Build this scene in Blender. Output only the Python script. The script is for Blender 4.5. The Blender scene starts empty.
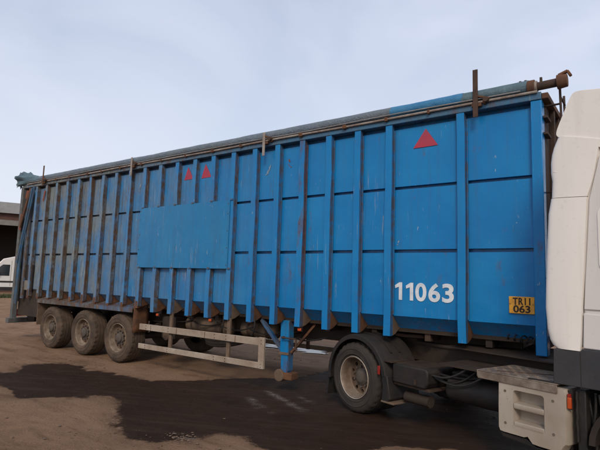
import bpy, math, random
import numpy as np
from mathutils import Vector, Matrix, noise as mnoise
random.seed(7); rng = np.random.default_rng(7)
scene = bpy.context.scene
col = scene.collection
R = math.radians

# ---------------------------------------------------------------- camera
YAW, PIT, ROL = R(36.154), R(6.353), R(1.782)
fw = Vector((-math.sin(YAW)*math.cos(PIT), math.cos(YAW)*math.cos(PIT), math.sin(PIT)))
rt = Vector((math.cos(YAW), math.sin(YAW), 0)); up = rt.cross(fw)
r2 = math.cos(ROL)*rt + math.sin(ROL)*up; u2 = -math.sin(ROL)*rt + math.cos(ROL)*up
cam_d = bpy.data.cameras.new('camera'); cam = bpy.data.objects.new('camera', cam_d); col.objects.link(cam)
cam_d.lens = 29.618; cam_d.sensor_width = 36; cam_d.clip_end = 3000; cam_d.clip_start = .05
M3 = Matrix((r2, u2, -fw)).transposed().to_4x4()
M3.translation = Vector((1.1694, -6.1796, 1.786)); cam.matrix_world = M3
scene.camera = cam

# ---------------------------------------------------------------- sky and sun
SUN_EL, SUN_AZ = R(36), R(150)        # azimuth clockwise from +y (north)
w = bpy.data.worlds.new('World'); scene.world = w; w.use_nodes = True
nt = w.node_tree; nt.nodes.clear()
def wn(t, **k):
    n = nt.nodes.new(t)
    for a, b in k.items(): setattr(n, a, b)
    return n
sky = wn('ShaderNodeTexSky', sky_type='NISHITA', sun_disc=False, sun_elevation=SUN_EL, sun_rotation=SUN_AZ,
         altitude=50, air_density=1.1, dust_density=1.6, ozone_density=1.0)
tc = wn('ShaderNodeTexCoord'); mp = wn('ShaderNodeMapping'); mp.inputs['Scale'].default_value = (1.0, 1.3, 2.0)
mp.inputs['Rotation'].default_value = (0.25, .2, .6)
nz = wn('ShaderNodeTexNoise'); nz.inputs['Scale'].default_value = 1.7; nz.inputs['Detail'].default_value = 4; nz.inputs['Roughness'].default_value = .45
nz.inputs['Distortion'].default_value = .5
mr = wn('ShaderNodeMapRange'); mr.inputs['From Min'].default_value = .37; mr.inputs['From Max'].default_value = .63
mr.inputs['To Min'].default_value = .46; mr.inputs['To Max'].default_value = .86
mx = wn('ShaderNodeMix', data_type='RGBA'); mx.inputs[7].default_value = (5.55, 5.95, 7.1, 1)
bg = wn('ShaderNodeBackground'); bg.inputs['Strength'].default_value = .11
out = wn('ShaderNodeOutputWorld')
L = nt.links.new
L(tc.outputs['Generated'], mp.inputs['Vector']); L(mp.outputs[0], nz.inputs['Vector']); L(nz.outputs['Fac'], mr.inputs['Value'])
L(mr.outputs[0], mx.inputs[0]); L(sky.outputs[0], mx.inputs[6])
sx = wn('ShaderNodeSeparateXYZ'); L(tc.outputs['Generated'], sx.inputs[0])
hz = wn('ShaderNodeMapRange', interpolation_type='SMOOTHSTEP'); hz.inputs['From Min'].default_value = .52; hz.inputs['From Max'].default_value = .06
hz.inputs['To Max'].default_value = .6; L(sx.outputs['Z'], hz.inputs['Value'])
hm = wn('ShaderNodeMix', data_type='RGBA'); hm.inputs[7].default_value = (6.1, 6.3, 6.9, 1)
L(hz.outputs[0], hm.inputs[0]); L(mx.outputs[2], hm.inputs[6]); L(hm.outputs[2], bg.inputs['Color']); L(bg.outputs[0], out.inputs['Surface'])
sd = bpy.data.lights.new('sun', 'SUN'); sun = bpy.data.objects.new('sun', sd); col.objects.link(sun)
sd.energy = 1.5; sd.angle = R(16); sd.color = (1, .87, .70)
sdir = Vector((math.sin(SUN_AZ)*math.cos(SUN_EL), math.cos(SUN_AZ)*math.cos(SUN_EL), math.sin(SUN_EL)))
sun.rotation_euler = sdir.to_track_quat('Z', 'Y').to_euler()
scene.view_settings.view_transform = 'Standard'; scene.view_settings.look = 'None'
scene.view_settings.gamma = 1; scene.view_settings.exposure = .3

# ---------------------------------------------------------------- material helpers
class NT:
    def __init__(s, name):
        s.m = bpy.data.materials.new(name); s.m.use_nodes = True; s.t = s.m.node_tree; s.t.nodes.clear()
        s.o = s.t.nodes.new('ShaderNodeOutputMaterial'); s.b = s.t.nodes.new('ShaderNodeBsdfPrincipled')
        s.t.links.new(s.b.outputs[0], s.o.inputs[0])
        s.geo = s.t.nodes.new('ShaderNodeNewGeometry')
    def n(s, t, **k):
        x = s.t.nodes.new(t)
        for a, b in k.items(): setattr(x, a, b)
        return x
    def l(s, a, b): s.t.links.new(a, b)
    def noise(s, scale=(1, 1, 1), sc=1, det=5, rough=.55, dist=0, off=(0, 0, 0), vec=None):
        mp = s.n('ShaderNodeMapping'); mp.inputs['Scale'].default_value = scale; mp.inputs['Location'].default_value = off
        s.l(vec or s.geo.outputs['Position'], mp.inputs['Vector'])
        z = s.n('ShaderNodeTexNoise'); z.inputs['Scale'].default_value = sc; z.inputs['Detail'].default_value = det
        z.inputs['Roughness'].default_value = rough; z.inputs['Distortion'].default_value = dist
        s.l(mp.outputs[0], z.inputs['Vector']); return z.outputs['Fac']
    def rng(s, v, a, b, c=0, d=1):
        m = s.n('ShaderNodeMapRange'); m.inputs['From Min'].default_value = a; m.inputs['From Max'].default_value = b
        m.inputs['To Min'].default_value = c; m.inputs['To Max'].default_value = d; s.l(v, m.inputs['Value']); return m.outputs[0]
    def math(s, op, a, b=None):
        m = s.n('ShaderNodeMath', operation=op)
        for i, v in enumerate((a, b)):
            if v is None: continue
            if isinstance(v, (int, float)): m.inputs[i].default_value = v
            else: s.l(v, m.inputs[i])
        return m.outputs[0]
    def mix(s, f, a, b):
        m = s.n('ShaderNodeMix', data_type='RGBA')
        for i, v in ((0, f), (6, a), (7, b)):
            if isinstance(v, (int, float)): m.inputs[i].default_value = v
            elif isinstance(v, tuple): m.inputs[i].default_value = (*v, 1)
            else: s.l(v, m.inputs[i])
        return m.outputs[2]
    def xyz(s):
        x = s.n('ShaderNodeSeparateXYZ'); s.l(s.geo.outputs['Position'], x.inputs[0]); return x.outputs
    def attr(s, name, kind='OBJECT'):
        a = s.n('ShaderNodeAttribute', attribute_type=kind, attribute_name=name); return a.outputs['Fac']
    def set(s, color=None, rough=None, metal=None, bump=None, bstr=.2, bdist=.01, spec=None):
        for k, v in (('Base Color', color), ('Roughness', rough), ('Metallic', metal), ('Specular IOR Level', spec)):
            if v is None: continue
            if isinstance(v, (int, float)): s.b.inputs[k].default_value = v
            elif isinstance(v, tuple): s.b.inputs[k].default_value = (*v, 1)
            else: s.l(v, s.b.inputs[k])
        if bump is not None:
            b = s.n('ShaderNodeBump'); b.inputs['Strength'].default_value = bstr; b.inputs['Distance'].default_value = bdist
            s.l(bump, b.inputs['Height']); s.l(b.outputs[0], s.b.inputs['Normal'])
        return s.m

RUST = (.095, .04, .02); MUD = (.085, .058, .04); GRIME = (.06, .05, .042)

def blue_mat(name, grime=0.0, age=1.0, base=((.0015, .158, .42), (.003, .19, .455))):
    s = NT(name); X = s.xyz()
    rear = s.math('MULTIPLY', s.rng(X[0], -3.0, -9.8), age)
    n1 = s.noise(sc=1.1, det=4)
    c = s.mix(s.rng(n1, .35, .68), *base)
    # weathered, chalky greyed paint, more at the rear of the body
    n2 = s.noise(scale=(1, 1, .45), sc=2.6, det=5, rough=.65, off=(3, 1, 7))
    chalk = s.math('MULTIPLY', s.rng(n2, .30, .60), s.math('ADD', s.math('MULTIPLY', s.math('POWER', rear, 1.6), 1.0 + .2*grime), .02))
    c = s.mix(chalk, c, s.mix(s.noise(scale=(1, 1, .3), sc=4, det=5, off=(2, 2, 2)), (.125, .2, .235), (.225, .205, .18)))
    # running streaks
    st = s.noise(scale=(9, 9, .42), sc=1.6, det=4, rough=.6)
    stf = s.math('MULTIPLY', s.rng(st, .5, .72), s.math('ADD', s.math('MULTIPLY', rear, .55), .15 + grime*.35))
    c = s.mix(stf, c, GRIME)
    # blotchy grime
    g = s.noise(sc=7, det=5, rough=.7, off=(1, 5, 2))
    gf = s.math('MULTIPLY', s.rng(g, .45 - .22*grime, .72 - .15*grime), s.math('ADD', s.math('MULTIPLY', rear, .35), .02 + grime*.95))
    c = s.mix(s.math('MINIMUM', gf, 1.0), c, (.085, .06, .043))
    # rust
    ru = s.noise(scale=(1, 1, .35), sc=6, det=5, rough=.65, off=(9, 0, 0))
    rsum = s.math('ADD', s.math('MULTIPLY', s.attr('rust'), 1.0 if grime > .6 else .5), s.math('MULTIPLY', rear, .03))
    rf = s.rng(s.math('ADD', ru, s.math('MULTIPLY', rsum, .45)), .62, .80)
    c = s.mix(s.math('MULTIPLY', rf, .8), c, s.mix(s.noise(sc=24, det=4), (.055, .03, .02), (.15, .062, .032)))
    # chips and scratches down to pale primer
    ch = s.noise(scale=(34, 34, 7), sc=1.0, det=3, rough=.6, dist=.7)
    cm = s.noise(sc=1.7, det=2, off=(4, 4, 4))
    cf = s.math('MULTIPLY', s.rng(ch, .69, .73), s.rng(s.math('ADD', cm, s.math('MULTIPLY', rear, .12)), .47, .6))
    c = s.mix(s.math('MULTIPLY', cf, .75), c, (.42, .43, .42))
    sc_ = s.noise(scale=(26, 26, 1.3), sc=1.0, det=4, rough=.7, dist=.9, off=(7, 3, 1))
    scm = s.noise(scale=(1, 1, .8), sc=1.3, det=3, off=(8, 1, 3))
    scf = s.math('MULTIPLY', s.rng(sc_, .60, .68), s.rng(s.math('ADD', scm, s.math('MULTIPLY', rear, .14)), .56, .68))
    c = s.mix(s.math('MULTIPLY', scf, .62), c, (.42, .38, .33))
    bmp = s.noise(sc=2.3, det=3); fine = s.noise(sc=60, det=3)
    bb = s.math('ADD', bmp, s.math('MULTIPLY', fine, .05))
    rgh = s.math('ADD', s.rng(g, .3, .7, .2, .36), s.math('MULTIPLY', chalk, .4))
    return s.set(c, rgh, bump=bb, bstr=.3, bdist=.03, spec=.27)

def simple(name, c1, c2, sc=6, rough=(.6, .85), bstr=.25, metal=0, det=7, dirt=None, dirtamt=.5, spec=.3, bdist=.006):
    s = NT(name); n1 = s.noise(sc=sc, det=det, rough=.65)
    c = s.mix(s.rng(n1, .32, .68), c1, c2)
    if dirt:
        n2 = s.noise(sc=sc*.45, det=8, rough=.7, off=(5, 3, 1))
        c = s.mix(s.math('MULTIPLY', s.rng(n2, .38, .62), dirtamt), c, dirt)
    return s.set(c, s.rng(n1, .3, .7, *rough), metal, bump=s.noise(sc=sc*7, det=4), bstr=bstr, bdist=bdist, spec=spec)

M = {}
M['blue'] = blue_mat('blue_paint')
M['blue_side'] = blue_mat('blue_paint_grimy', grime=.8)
M['blue_deep'] = blue_mat('blue_paint_lower', grime=.45)
M['sheet'] = blue_mat('blue_sheet', age=.3, base=((.004, .155, .37), (.012, .182, .39)))
M['rust'] = simple('rusty_steel', (.075, .032, .017), (.17, .075, .035), sc=9, rough=(.75, .95), dirt=(.05, .035, .028))
M['rust_dark'] = simple('dark_rusty_steel', (.03, .02, .016), (.085, .05, .035), sc=9, rough=(.7, .95))
M['orange'] = simple('orange_red_paint', (.27, .065, .03), (.16, .045, .025), sc=9, dirt=RUST)
M['red'] = simple('red_decal', (.42, .035, .06), (.36, .03, .06), sc=10, rough=(.4, .6), bstr=.05, dirt=(.25, .06, .1), dirtamt=.5)
M['white_decal'] = simple('white_decal', (.74, .76, .78), (.62, .66, .70), sc=14, rough=(.4, .6), bstr=.03, dirt=(.35, .42, .5), dirtamt=.5)
M['plate'] = simple('yellow_plate', (.84, .43, .045), (.72, .34, .035), sc=16, rough=(.35, .55), bstr=.05, dirt=(.3, .14, .04), dirtamt=.5)
M['scuff_pale'] = simple('pale_scuff', (.3, .34, .37), (.14, .22, .3), sc=30, bstr=.05)
M['ink'] = simple('black_ink', (.02, .016, .013), (.035, .025, .018), sc=12, bstr=.02)
M['chassis'] = simple('muddy_chassis', (.018, .013, .011), (.045, .031, .022), sc=5, dirt=(.06, .04, .028), dirtamt=.4)
M['mudtan'] = simple('dried_mud', (.16, .11, .075), (.1, .068, .048), sc=7, rough=(.85, .98))
M['guard'] = simple('side_guard_alloy', (.4, .34, .28), (.3, .245, .19), sc=5, rough=(.5, .75), dirt=(.2, .135, .09), dirtamt=.7)
M['rail_pipe'] = simple('pale_pipe', (.38, .35, .32), (.22, .18, .15), sc=7, rough=(.45, .7), dirt=RUST, dirtamt=.45)
M['rail'] = blue_mat('blue_rail', grime=.35, base=((.03, .13, .25), (.05, .14, .23)))
M['tarp_grey'] = simple('grey_tarpaulin', (.15, .19, .235), (.10, .13, .165), sc=5, rough=(.5, .75), bstr=.5, dirt=(.14, .155, .165), bdist=.05)
M['tarp_teal'] = simple('grey_green_tarpaulin', (.1, .165, .195), (.07, .115, .14), sc=6, rough=(.5, .75), bstr=.5, bdist=.02)
M['tarp_blue'] = simple('blue_tarpaulin', (.03, .15, .31), (.05, .2, .36), sc=6, rough=(.45, .7), bstr=.5, bdist=.02)
M['strap'] = simple('blue_strap', (.015, .09, .2), (.05, .12, .19), sc=6, dirt=GRIME, dirtamt=.8)
M['grey_post'] = simple('weathered_post', (.14, .17, .19), (.08, .085, .085), sc=6, dirt=(.09, .07, .05), dirtamt=.7)
M['tyre_mud'] = simple('mud_coated_tyre', (.07, .048, .034), (.13, .087, .058), sc=8, rough=(.8, .98), dirt=(.025, .022, .02), dirtamt=.6)
M['tyre'] = simple('black_tyre', (.018, .017, .017), (.035, .029, .025), sc=8, rough=(.65, .9), dirt=(.07, .05, .037), dirtamt=.35)
M['rim'] = simple('steel_rim', (.29, .245, .2), (.17, .13, .1), sc=9, rough=(.4, .7), dirt=(.12, .07, .042), dirtamt=.8, metal=.2)  # dirt tone deepened to paint in the shade inside the dish
M['rim_mud'] = simple('muddy_rim', (.29, .235, .175), (.14, .1, .07), sc=9, rough=(.6, .9), dirt=(.07, .045, .03), dirtamt=.7)
M['hub'] = simple('grey_hub', (.085, .08, .078), (.06, .048, .038), sc=10, rough=(.5, .8), dirt=(.12, .08, .055))
M['disc_mud_shade'] = simple('muddy_shaded_disc', (.09, .056, .036), (.15, .1, .068), sc=9, rough=(.75, .95))  # brown mud, darkened to carry the dish's interior shade
M['lip'] = simple('bright_rim_lip', (.5, .46, .4), (.36, .3, .24), sc=12, rough=(.35, .6), metal=.3)
M['black'] = simple('black_plastic', (.011, .011, .012), (.02, .017, .016), sc=5, rough=(.5, .75), dirt=(.05, .034, .025), dirtamt=.4)
M['rubber'] = simple('black_rubber_hose', (.012, .012, .012), (.025, .022, .02), sc=8, rough=(.5, .7))
def cab_mat(name, c1, c2, amt):
    s = NT(name); n1 = s.noise(sc=1.5, det=4)
    c = s.mix(s.rng(n1, .3, .7), c1, c2)
    st = s.noise(scale=(8, 8, .5), sc=1.2, det=5)
    c = s.mix(s.math('MULTIPLY', s.rng(st, .52, .75), amt), c, (.3, .24, .18))
    sp = s.noise(sc=22, det=6, rough=.7)
    c = s.mix(s.math('MULTIPLY', s.rng(sp, .58, .72), amt), c, (.28, .22, .16))
    s.b.inputs['Coat Weight'].default_value = .3; s.b.inputs['Coat Roughness'].default_value = .15
    return s.set(c, s.rng(sp, .3, .7, .28, .45), bump=s.noise(sc=3, det=2), bstr=.05, bdist=.02)
M['cab'] = cab_mat('white_cab_paint', (.80, .76, .705), (.765, .725, .67), .16)
M['cab_door'] = cab_mat('greyer_cab_white', (.66, .63, .6), (.62, .59, .56), .15)  # greyer, duller white for cab body, door and sill
M['step_white'] = cab_mat('dirty_white_panel', (.44, .39, .33), (.27, .22, .17), .9)
M['cab_grey'] = simple('dark_grey_trim', (.03, .032, .037), (.04, .041, .045), sc=4, rough=(.45, .65), dirt=(.08, .07, .06), dirtamt=.25)
M['alloy'] = simple('chequer_alloy', (.34, .29, .24), (.2, .15, .115), sc=9, rough=(.4, .65), dirt=(.12, .085, .06), dirtamt=.8, metal=.35)
M['deckmud'] = simple('muddy_deck', (.03, .02, .014), (.055, .037, .026), sc=6, dirt=(.022, .016, .013))
M['amber'] = simple('amber_lens', (.5, .075, .015), (.4, .06, .015), sc=12, rough=(.2, .4), bstr=0)
M['redlens'] = simple('red_lens', (.28, .02, .015), (.22, .02, .015), sc=12, rough=(.25, .45), bstr=0)
M['screw'] = simple('screw_head', (.16, .13, .1), (.1, .08, .06), sc=30)
M['galv'] = simple('galvanised', (.3, .31, .32), (.2, .2, .2), sc=8, dirt=(.14, .1, .07))
def glass():
    s = NT('dark_glass'); s.set((.02, .025, .028), .08, spec=.6); return s.m
M['glass'] = glass()
M['van'] = cab_mat('van_white', (.62, .60, .57), (.58, .56, .53), .1)
M['shed_roof'] = simple('grey_sheet_roof', (.29, .295, .30), (.23, .235, .24), sc=2)
M['shed_beam'] = simple('brown_fascia', (.1, .05, .035), (.07, .035, .026), sc=2)
M['shed_pale'] = simple('pale_gutter', (.2, .185, .165), (.15, .135, .12), sc=2)
M['shed_dark'] = simple('dark_shed_wall', (.03, .024, .02), (.05, .038, .03), sc=1)
M['brick'] = simple('shed_brick', (.11, .055, .04), (.085, .045, .033), sc=4)
M['grass'] = simple('grass_green', (.045, .06, .025), (.065, .07, .03), sc=3)
M['stone'] = simple('small_stones', (.1, .065, .042), (.17, .115, .08), sc=20)

# ---------------------------------------------------------------- mesh helpers
class MB:
    def __init__(s): s.v = []; s.f = []; s.m = []
    def add(s, vs, fs, m=0):
        o = len(s.v); s.v += [tuple(p) for p in vs]; s.f += [tuple(i+o for i in f) for f in fs]
        s.m += (m if isinstance(m, list) else [m]*len(fs)); return s
    def box(s, x0, x1, y0, y1, z0, z1, m=0):
        # faces: -z +z -y +x +y -x
        return s.add([(x0,y0,z0),(x1,y0,z0),(x1,y1,z0),(x0,y1,z0),(x0,y0,z1),(x1,y0,z1),(x1,y1,z1),(x0,y1,z1)],
                     [(3,2,1,0),(4,5,6,7),(0,1,5,4),(1,2,6,5),(2,3,7,6),(3,0,4,7)], m)
    def prism(s, poly, axis, a, b, m=0):
        def P(p, t): return {'x': (t, p[0], p[1]), 'y': (p[0], t, p[1]), 'z': (p[0], p[1], t)}[axis]
        n = len(poly)
        return s.add([P(p, a) for p in poly]+[P(p, b) for p in poly],
                     [tuple(range(n))[::-1], tuple(range(n, 2*n))]+[(i, (i+1) % n, n+(i+1) % n, n+i) for i in range(n)], m)
    def lathe(s, prof, o, axis='y', n=40, m=0, mod=None, close=False):
        vs = []; k = len(prof)
        for j in range(n):
            t = 2*math.pi*j/n
            for i, (r, h) in enumerate(prof):
                rr = r if mod is None else mod(i, j, r)
                c, d = rr*math.cos(t), rr*math.sin(t)
                vs.append({'y': (o[0]+c, o[1]+h, o[2]+d), 'x': (o[0]+h, o[1]+c, o[2]+d), 'z': (o[0]+c, o[1]+d, o[2]+h)}[axis])
        fs = []
        for j in range(n):
            j2 = (j+1) % n
            for i in range(k-1 if not close else k):
                i2 = (i+1) % k
                fs.append((j*k+i, j2*k+i, j2*k+i2, j*k+i2))
        return s.add(vs, fs, m)
    def tube(s, path, r, n=10, m=0, rad=None, caps=True):
        P = [Vector(p) for p in path]; vs = []; prev = None
        for i, p in enumerate(P):
            d = (P[min(i+1, len(P)-1)]-P[max(i-1, 0)]).normalized()
            a = prev if prev else (Vector((0, 0, 1)) if abs(d.z) < .9 else Vector((0, 1, 0)))
            a = (a-d*a.dot(d)).normalized(); b = d.cross(a); prev = a
            for j in range(n):
                t = 2*math.pi*j/n; rr = rad(i, j) if rad else r
                vs.append(p+a*math.cos(t)*rr+b*math.sin(t)*rr)
        fs = [(i*n+j, i*n+(j+1) % n, (i+1)*n+(j+1) % n, (i+1)*n+j) for i in range(len(P)-1) for j in range(n)]
        if caps: fs += [tuple(range(n))[::-1], tuple(range((len(P)-1)*n, len(P)*n))]
        return s.add(vs, fs, m)
    def bar(s, p0, p1, wd, th, m=0, side=None):
        p0, p1 = Vector(p0), Vector(p1); d = (p1-p0).normalized()
        a = Vector(side) if side else (Vector((0, 1, 0)) if abs(d.y) < .9 else Vector((0, 0, 1)))
        a = (a-d*a.dot(d)).normalized(); b = d.cross(a)
        vs = []
        for p in (p0, p1):
            for i, j in ((-1,-1),(1,-1),(1,1),(-1,1)): vs.append(p+a*i*wd/2+b*j*th/2)
        return s.add(vs, [(3,2,1,0),(4,5,6,7),(0,1,5,4),(1,2,6,5),(2,3,7,6),(3,0,4,7)], m)
    def build(s, name, mats, parent=None, bevel=0, smooth=35, seg=2, **props):
        mats = mats if isinstance(mats, (list, tuple)) else [mats]
        A = np.array(s.v, float); c = (A.min(0)+A.max(0))/2
        me = bpy.data.meshes.new(name); me.from_pydata([tuple(p) for p in (A-c)], [], s.f)
        for k in mats: me.materials.append(M[k] if isinstance(k, str) else k)
        me.polygons.foreach_set('material_index', s.m)
        fix_normals(me)
        if smooth: me.shade_smooth(); me.set_sharp_from_angle(angle=R(smooth))
        me.update()
        o = bpy.data.objects.new(name, me); col.objects.link(o); o.location = c
        if parent is not None: attach(o, parent)
        if bevel:
            b = o.modifiers.new('bevel', 'BEVEL'); b.width = bevel; b.segments = seg; b.limit_method = 'ANGLE'; b.angle_limit = R(40)
        for k, v in props.items(): o[k] = v
        return o
import bmesh
def fix_normals(me):
    bm = bmesh.new(); bm.from_mesh(me); bmesh.ops.recalc_face_normals(bm, faces=bm.faces); bm.to_mesh(me); bm.free()
ORG = {}     # local-space origin of every object, in the coordinates of its thing
def attach(o, parent):
    loc = o.location.copy(); ORG[o.name] = loc
    o.parent = parent; o.location = loc - ORG.get(parent.name, Vector((0, 0, 0)))
def root(name, label, cat, loc=(0, 0, 0), base=(0, 0, 0), rz=0, group=None):
    # base: where the empty sits in the coordinates used to build the parts
    o = bpy.data.objects.new(name, None); col.objects.link(o)
    b = Vector(base); ORG[o.name] = b
    o.location = Vector(loc)+Matrix.Rotation(rz, 3, 'Z') @ b; o.rotation_euler.z = rz
    o.empty_display_size = .3; o['label'] = label; o['category'] = cat
    if group: o['group'] = group
    return o
def copy_tree(o, parent=None, shift=None):
    c = o.copy(); col.objects.link(c); c.parent = parent
    ORG[c.name] = ORG.get(o.name, Vector((0, 0, 0)))
    if shift is not None: c.location = o.location+Vector(shift); ORG[c.name] = ORG[c.name]+Vector(shift)
    for ch in list(o.children): copy_tree(ch, c)
    return c
def text_mesh(name, txt, size, mat, parent, loc, bold=.0, xs=1.0, space=1.0, rot=None):
    cu = bpy.data.curves.new(name, 'FONT'); cu.body = txt; cu.size = size; cu.offset = bold; cu.extrude = .0015
    cu.space_character = space; cu.align_x = 'CENTER'; cu.align_y = 'CENTER'; cu.resolution_u = 6
    t = bpy.data.objects.new(name, cu); col.objects.link(t)
    bpy.context.view_layer.update()
    me = bpy.data.meshes.new_from_object(t.evaluated_get(bpy.context.evaluated_depsgraph_get()))
    bpy.data.objects.remove(t)
    me.transform(Matrix.Scale(xs, 4, (1, 0, 0))); me.transform(Matrix.Rotation(R(90), 4, 'X'))
    A = np.array([v.co for v in me.vertices]); c = (A.min(0)+A.max(0))/2
    me.transform(Matrix.Translation(-Vector(c)))
    me.materials.clear(); me.materials.append(M[mat])
    o = bpy.data.objects.new(name, me); col.objects.link(o); o.location = loc
    attach(o, parent); o['width'] = float(A[:, 0].max()-A[:, 0].min()); return o

# ---------------------------------------------------------------- ground
def axis_pts(a, b, step, far):
    c = list(np.arange(a, b+1e-6, step)); g = []; d = step; x = b
    while x < far: d *= 1.35; x += d; g.append(x)
    h = []; d = step; x = a
    while x > -far: d *= 1.35; x -= d; h.append(x)
    return np.array(h[::-1]+c+g)
gx = axis_pts(-11.5, 1.8, .05, 900); gy = axis_pts(-4.6, 5.5, .05, 900)
GX, GY = np.meshgrid(gx, gy); NX, NY = len(gx), len(gy)
def vnoise(x, y, seed):
    # value noise with smooth interpolation on a lattice
    r = np.random.default_rng(seed).random((256, 256))
    xi = np.floor(x).astype(int); yi = np.floor(y).astype(int); fx = x-xi; fy = y-yi
    fx = fx*fx*(3-2*fx); fy = fy*fy*(3-2*fy)
    a = r[xi % 256, yi % 256]; b = r[(xi+1) % 256, yi % 256]; c = r[xi % 256, (yi+1) % 256]; d = r[(xi+1) % 256, (yi+1) % 256]
    return (a*(1-fx)+b*fx)*(1-fy)+(c*(1-fx)+d*fx)*fy
def fbm(x, y, seed, o=4):
    t = 0; am = .5
    for i in range(o): t = t+am*(vnoise(x*2**i, y*2**i, seed+i)-.5); am *= .5
    return t
def sdf(poly, x, y):
    d = np.full(x.shape, 1e9); ins = np.zeros(x.shape, bool); n = len(poly)
    for i in range(n):
        ax, ay = poly[i]; bx, by = poly[(i+1) % n]
        ex, ey = bx-ax, by-ay; t = np.clip(((x-ax)*ex+(y-ay)*ey)/(ex*ex+ey*ey+1e-12), 0, 1)
        d = np.minimum(d, np.hypot(x-ax-t*ex, y-ay-t*ey))
        cr = ((ay > y) != (by > y)) & (x < (bx-ax)*(y-ay)/(by-ay+1e-12)+ax); ins ^= cr
    return np.where(ins, -d, d)
STAIN_SHADE = [(-9.6,-2.35),(-9.0,-2.0),(-8.38,-2.0),(-8.15,-1.89),(-8.6,-1.51),(-8.82,-1.26),(-8.66,-.75),(-8.06,-.63),(-7.52,-.83),(-7.28,-.73),(-6.93,-.66),(-6.39,-.76),  # stain outline; its right part paints in the shade under the lorry
 (-5.93,-.65),(-5.57,-.3),(-5.4,-.01),(-5.09,.42),(-4.77,.87),(-4.46,1.06),(-4.31,1.46),(-4.2,2.2),(-2.0,2.6),(.6,2.2),(2.2,.6),(2.0,-.6),(.2,.0),(-.55,-.62),(-.85,-.62),(-1.25,-.9),(-1.6,-1.7),
 (-2.0,-1.98),(-2.32,-1.91),(-2.71,-1.8),(-3.0,-1.91),(-3.14,-2.09),(-3.15,-2.29),(-3.41,-2.56),(-3.65,-2.64),(-3.89,-2.51),(-4.3,-2.33),(-4.59,-2.1),(-5.05,-1.81),(-5.47,-1.71),(-5.66,-2.07),
 (-6.11,-2.41),(-6.31,-2.6),(-6.98,-2.44),(-7.3,-2.45),(-8.6,-2.9)]
near = (np.abs(GX+4) < 12) & (np.abs(GY) < 10)
wob = fbm(GX*2.2, GY*2.2, 11, 5)*.34
wet_shade = np.zeros(GX.shape); sd_ = sdf(STAIN_SHADE, GX[near], GY[near])+wob[near]
damp = np.zeros(GX.shape); damp[near] = 1/(1+np.exp(np.clip((sd_-.1)/.16, -40, 40)))
soft = .03+.13*np.clip(vnoise(GX[near]*.9, GY[near]*.9, 77)*1.6-.5, 0, 1)
wet_shade[near] = 1/(1+np.exp(np.clip(sd_/soft, -40, 40)))
chalk = np.zeros(GX.shape)
def streak(a, b, wd, amt):
    ax, ay = a; bx, by = b; ex, ey = bx-ax, by-ay; L2 = ex*ex+ey*ey
    t = ((GX-ax)*ex+(GY-ay)*ey)/L2; tc_ = np.clip(t, 0, 1)
    d = np.hypot(GX-ax-tc_*ex, GY-ay-tc_*ey)+fbm(GX*9, GY*9, 31)*.1
    np.maximum(chalk, amt*np.clip(1-d/wd, 0, 1)*np.clip(.55+fbm(GX*12, GY*12, 41)*2.6, 0, 1), out=chalk)
streak((-3.9, -.36), (-3.45, -.66), .1, .95); streak((-4.0, .16), (-2.9, -.42), .07, .95); streak((-3.42, .2), (-3.0, 0), .05, .6); streak((-3.5, -.62), (-3.1, -.8), .04, .5)
streak((-3.26, -2.3), (-3.1, -2.22), .05, 1)
fade = np.exp(-((GX+4)/26)**2-(GY/26)**2)
rut = np.zeros(GX.shape)
for c0, sl, wd in ((-.55, .02, .24), (-1.25, .05, .2), (-2.85, -.09, .22), (-3.6, -.12, .2), (.3, .01, .22)):
    rut += np.exp(-((GY-c0-sl*(GX+5)-.25*np.sin(GX*.33+c0))/wd)**2)
Z = (fbm(GX*.5, GY*.5, 51, 3)*.035+fbm(GX*3.3, GY*3.3, 61, 4)*.024-rut*.012*(.6+.4*np.sin(GX*19))-wet_shade*.008)*fade
Z = np.minimum(Z, .012)
me = bpy.data.meshes.new('ground')
me.vertices.add(NX*NY); me.vertices.foreach_set('co', np.stack([GX, GY, Z], -1).ravel())
idx = np.arange(NX*NY).reshape(NY, NX)
q = np.stack([idx[:-1, :-1], idx[:-1, 1:], idx[1:, 1:], idx[1:, :-1]], -1).reshape(-1, 4)
me.loops.add(q.size); me.loops.foreach_set('vertex_index', q.ravel())
me.polygons.add(len(q)); me.polygons.foreach_set('loop_start', np.arange(0, q.size, 4)); me.polygons.foreach_set('loop_total', np.full(len(q), 4))
me.update(calc_edges=True); me.shade_smooth()
for nm, a in (('wet_shade', wet_shade), ('chalk', chalk), ('damp', damp)):
    at = me.attributes.new(nm, 'FLOAT', 'POINT'); at.data.foreach_set('value', a.ravel().astype(np.float32))
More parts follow.
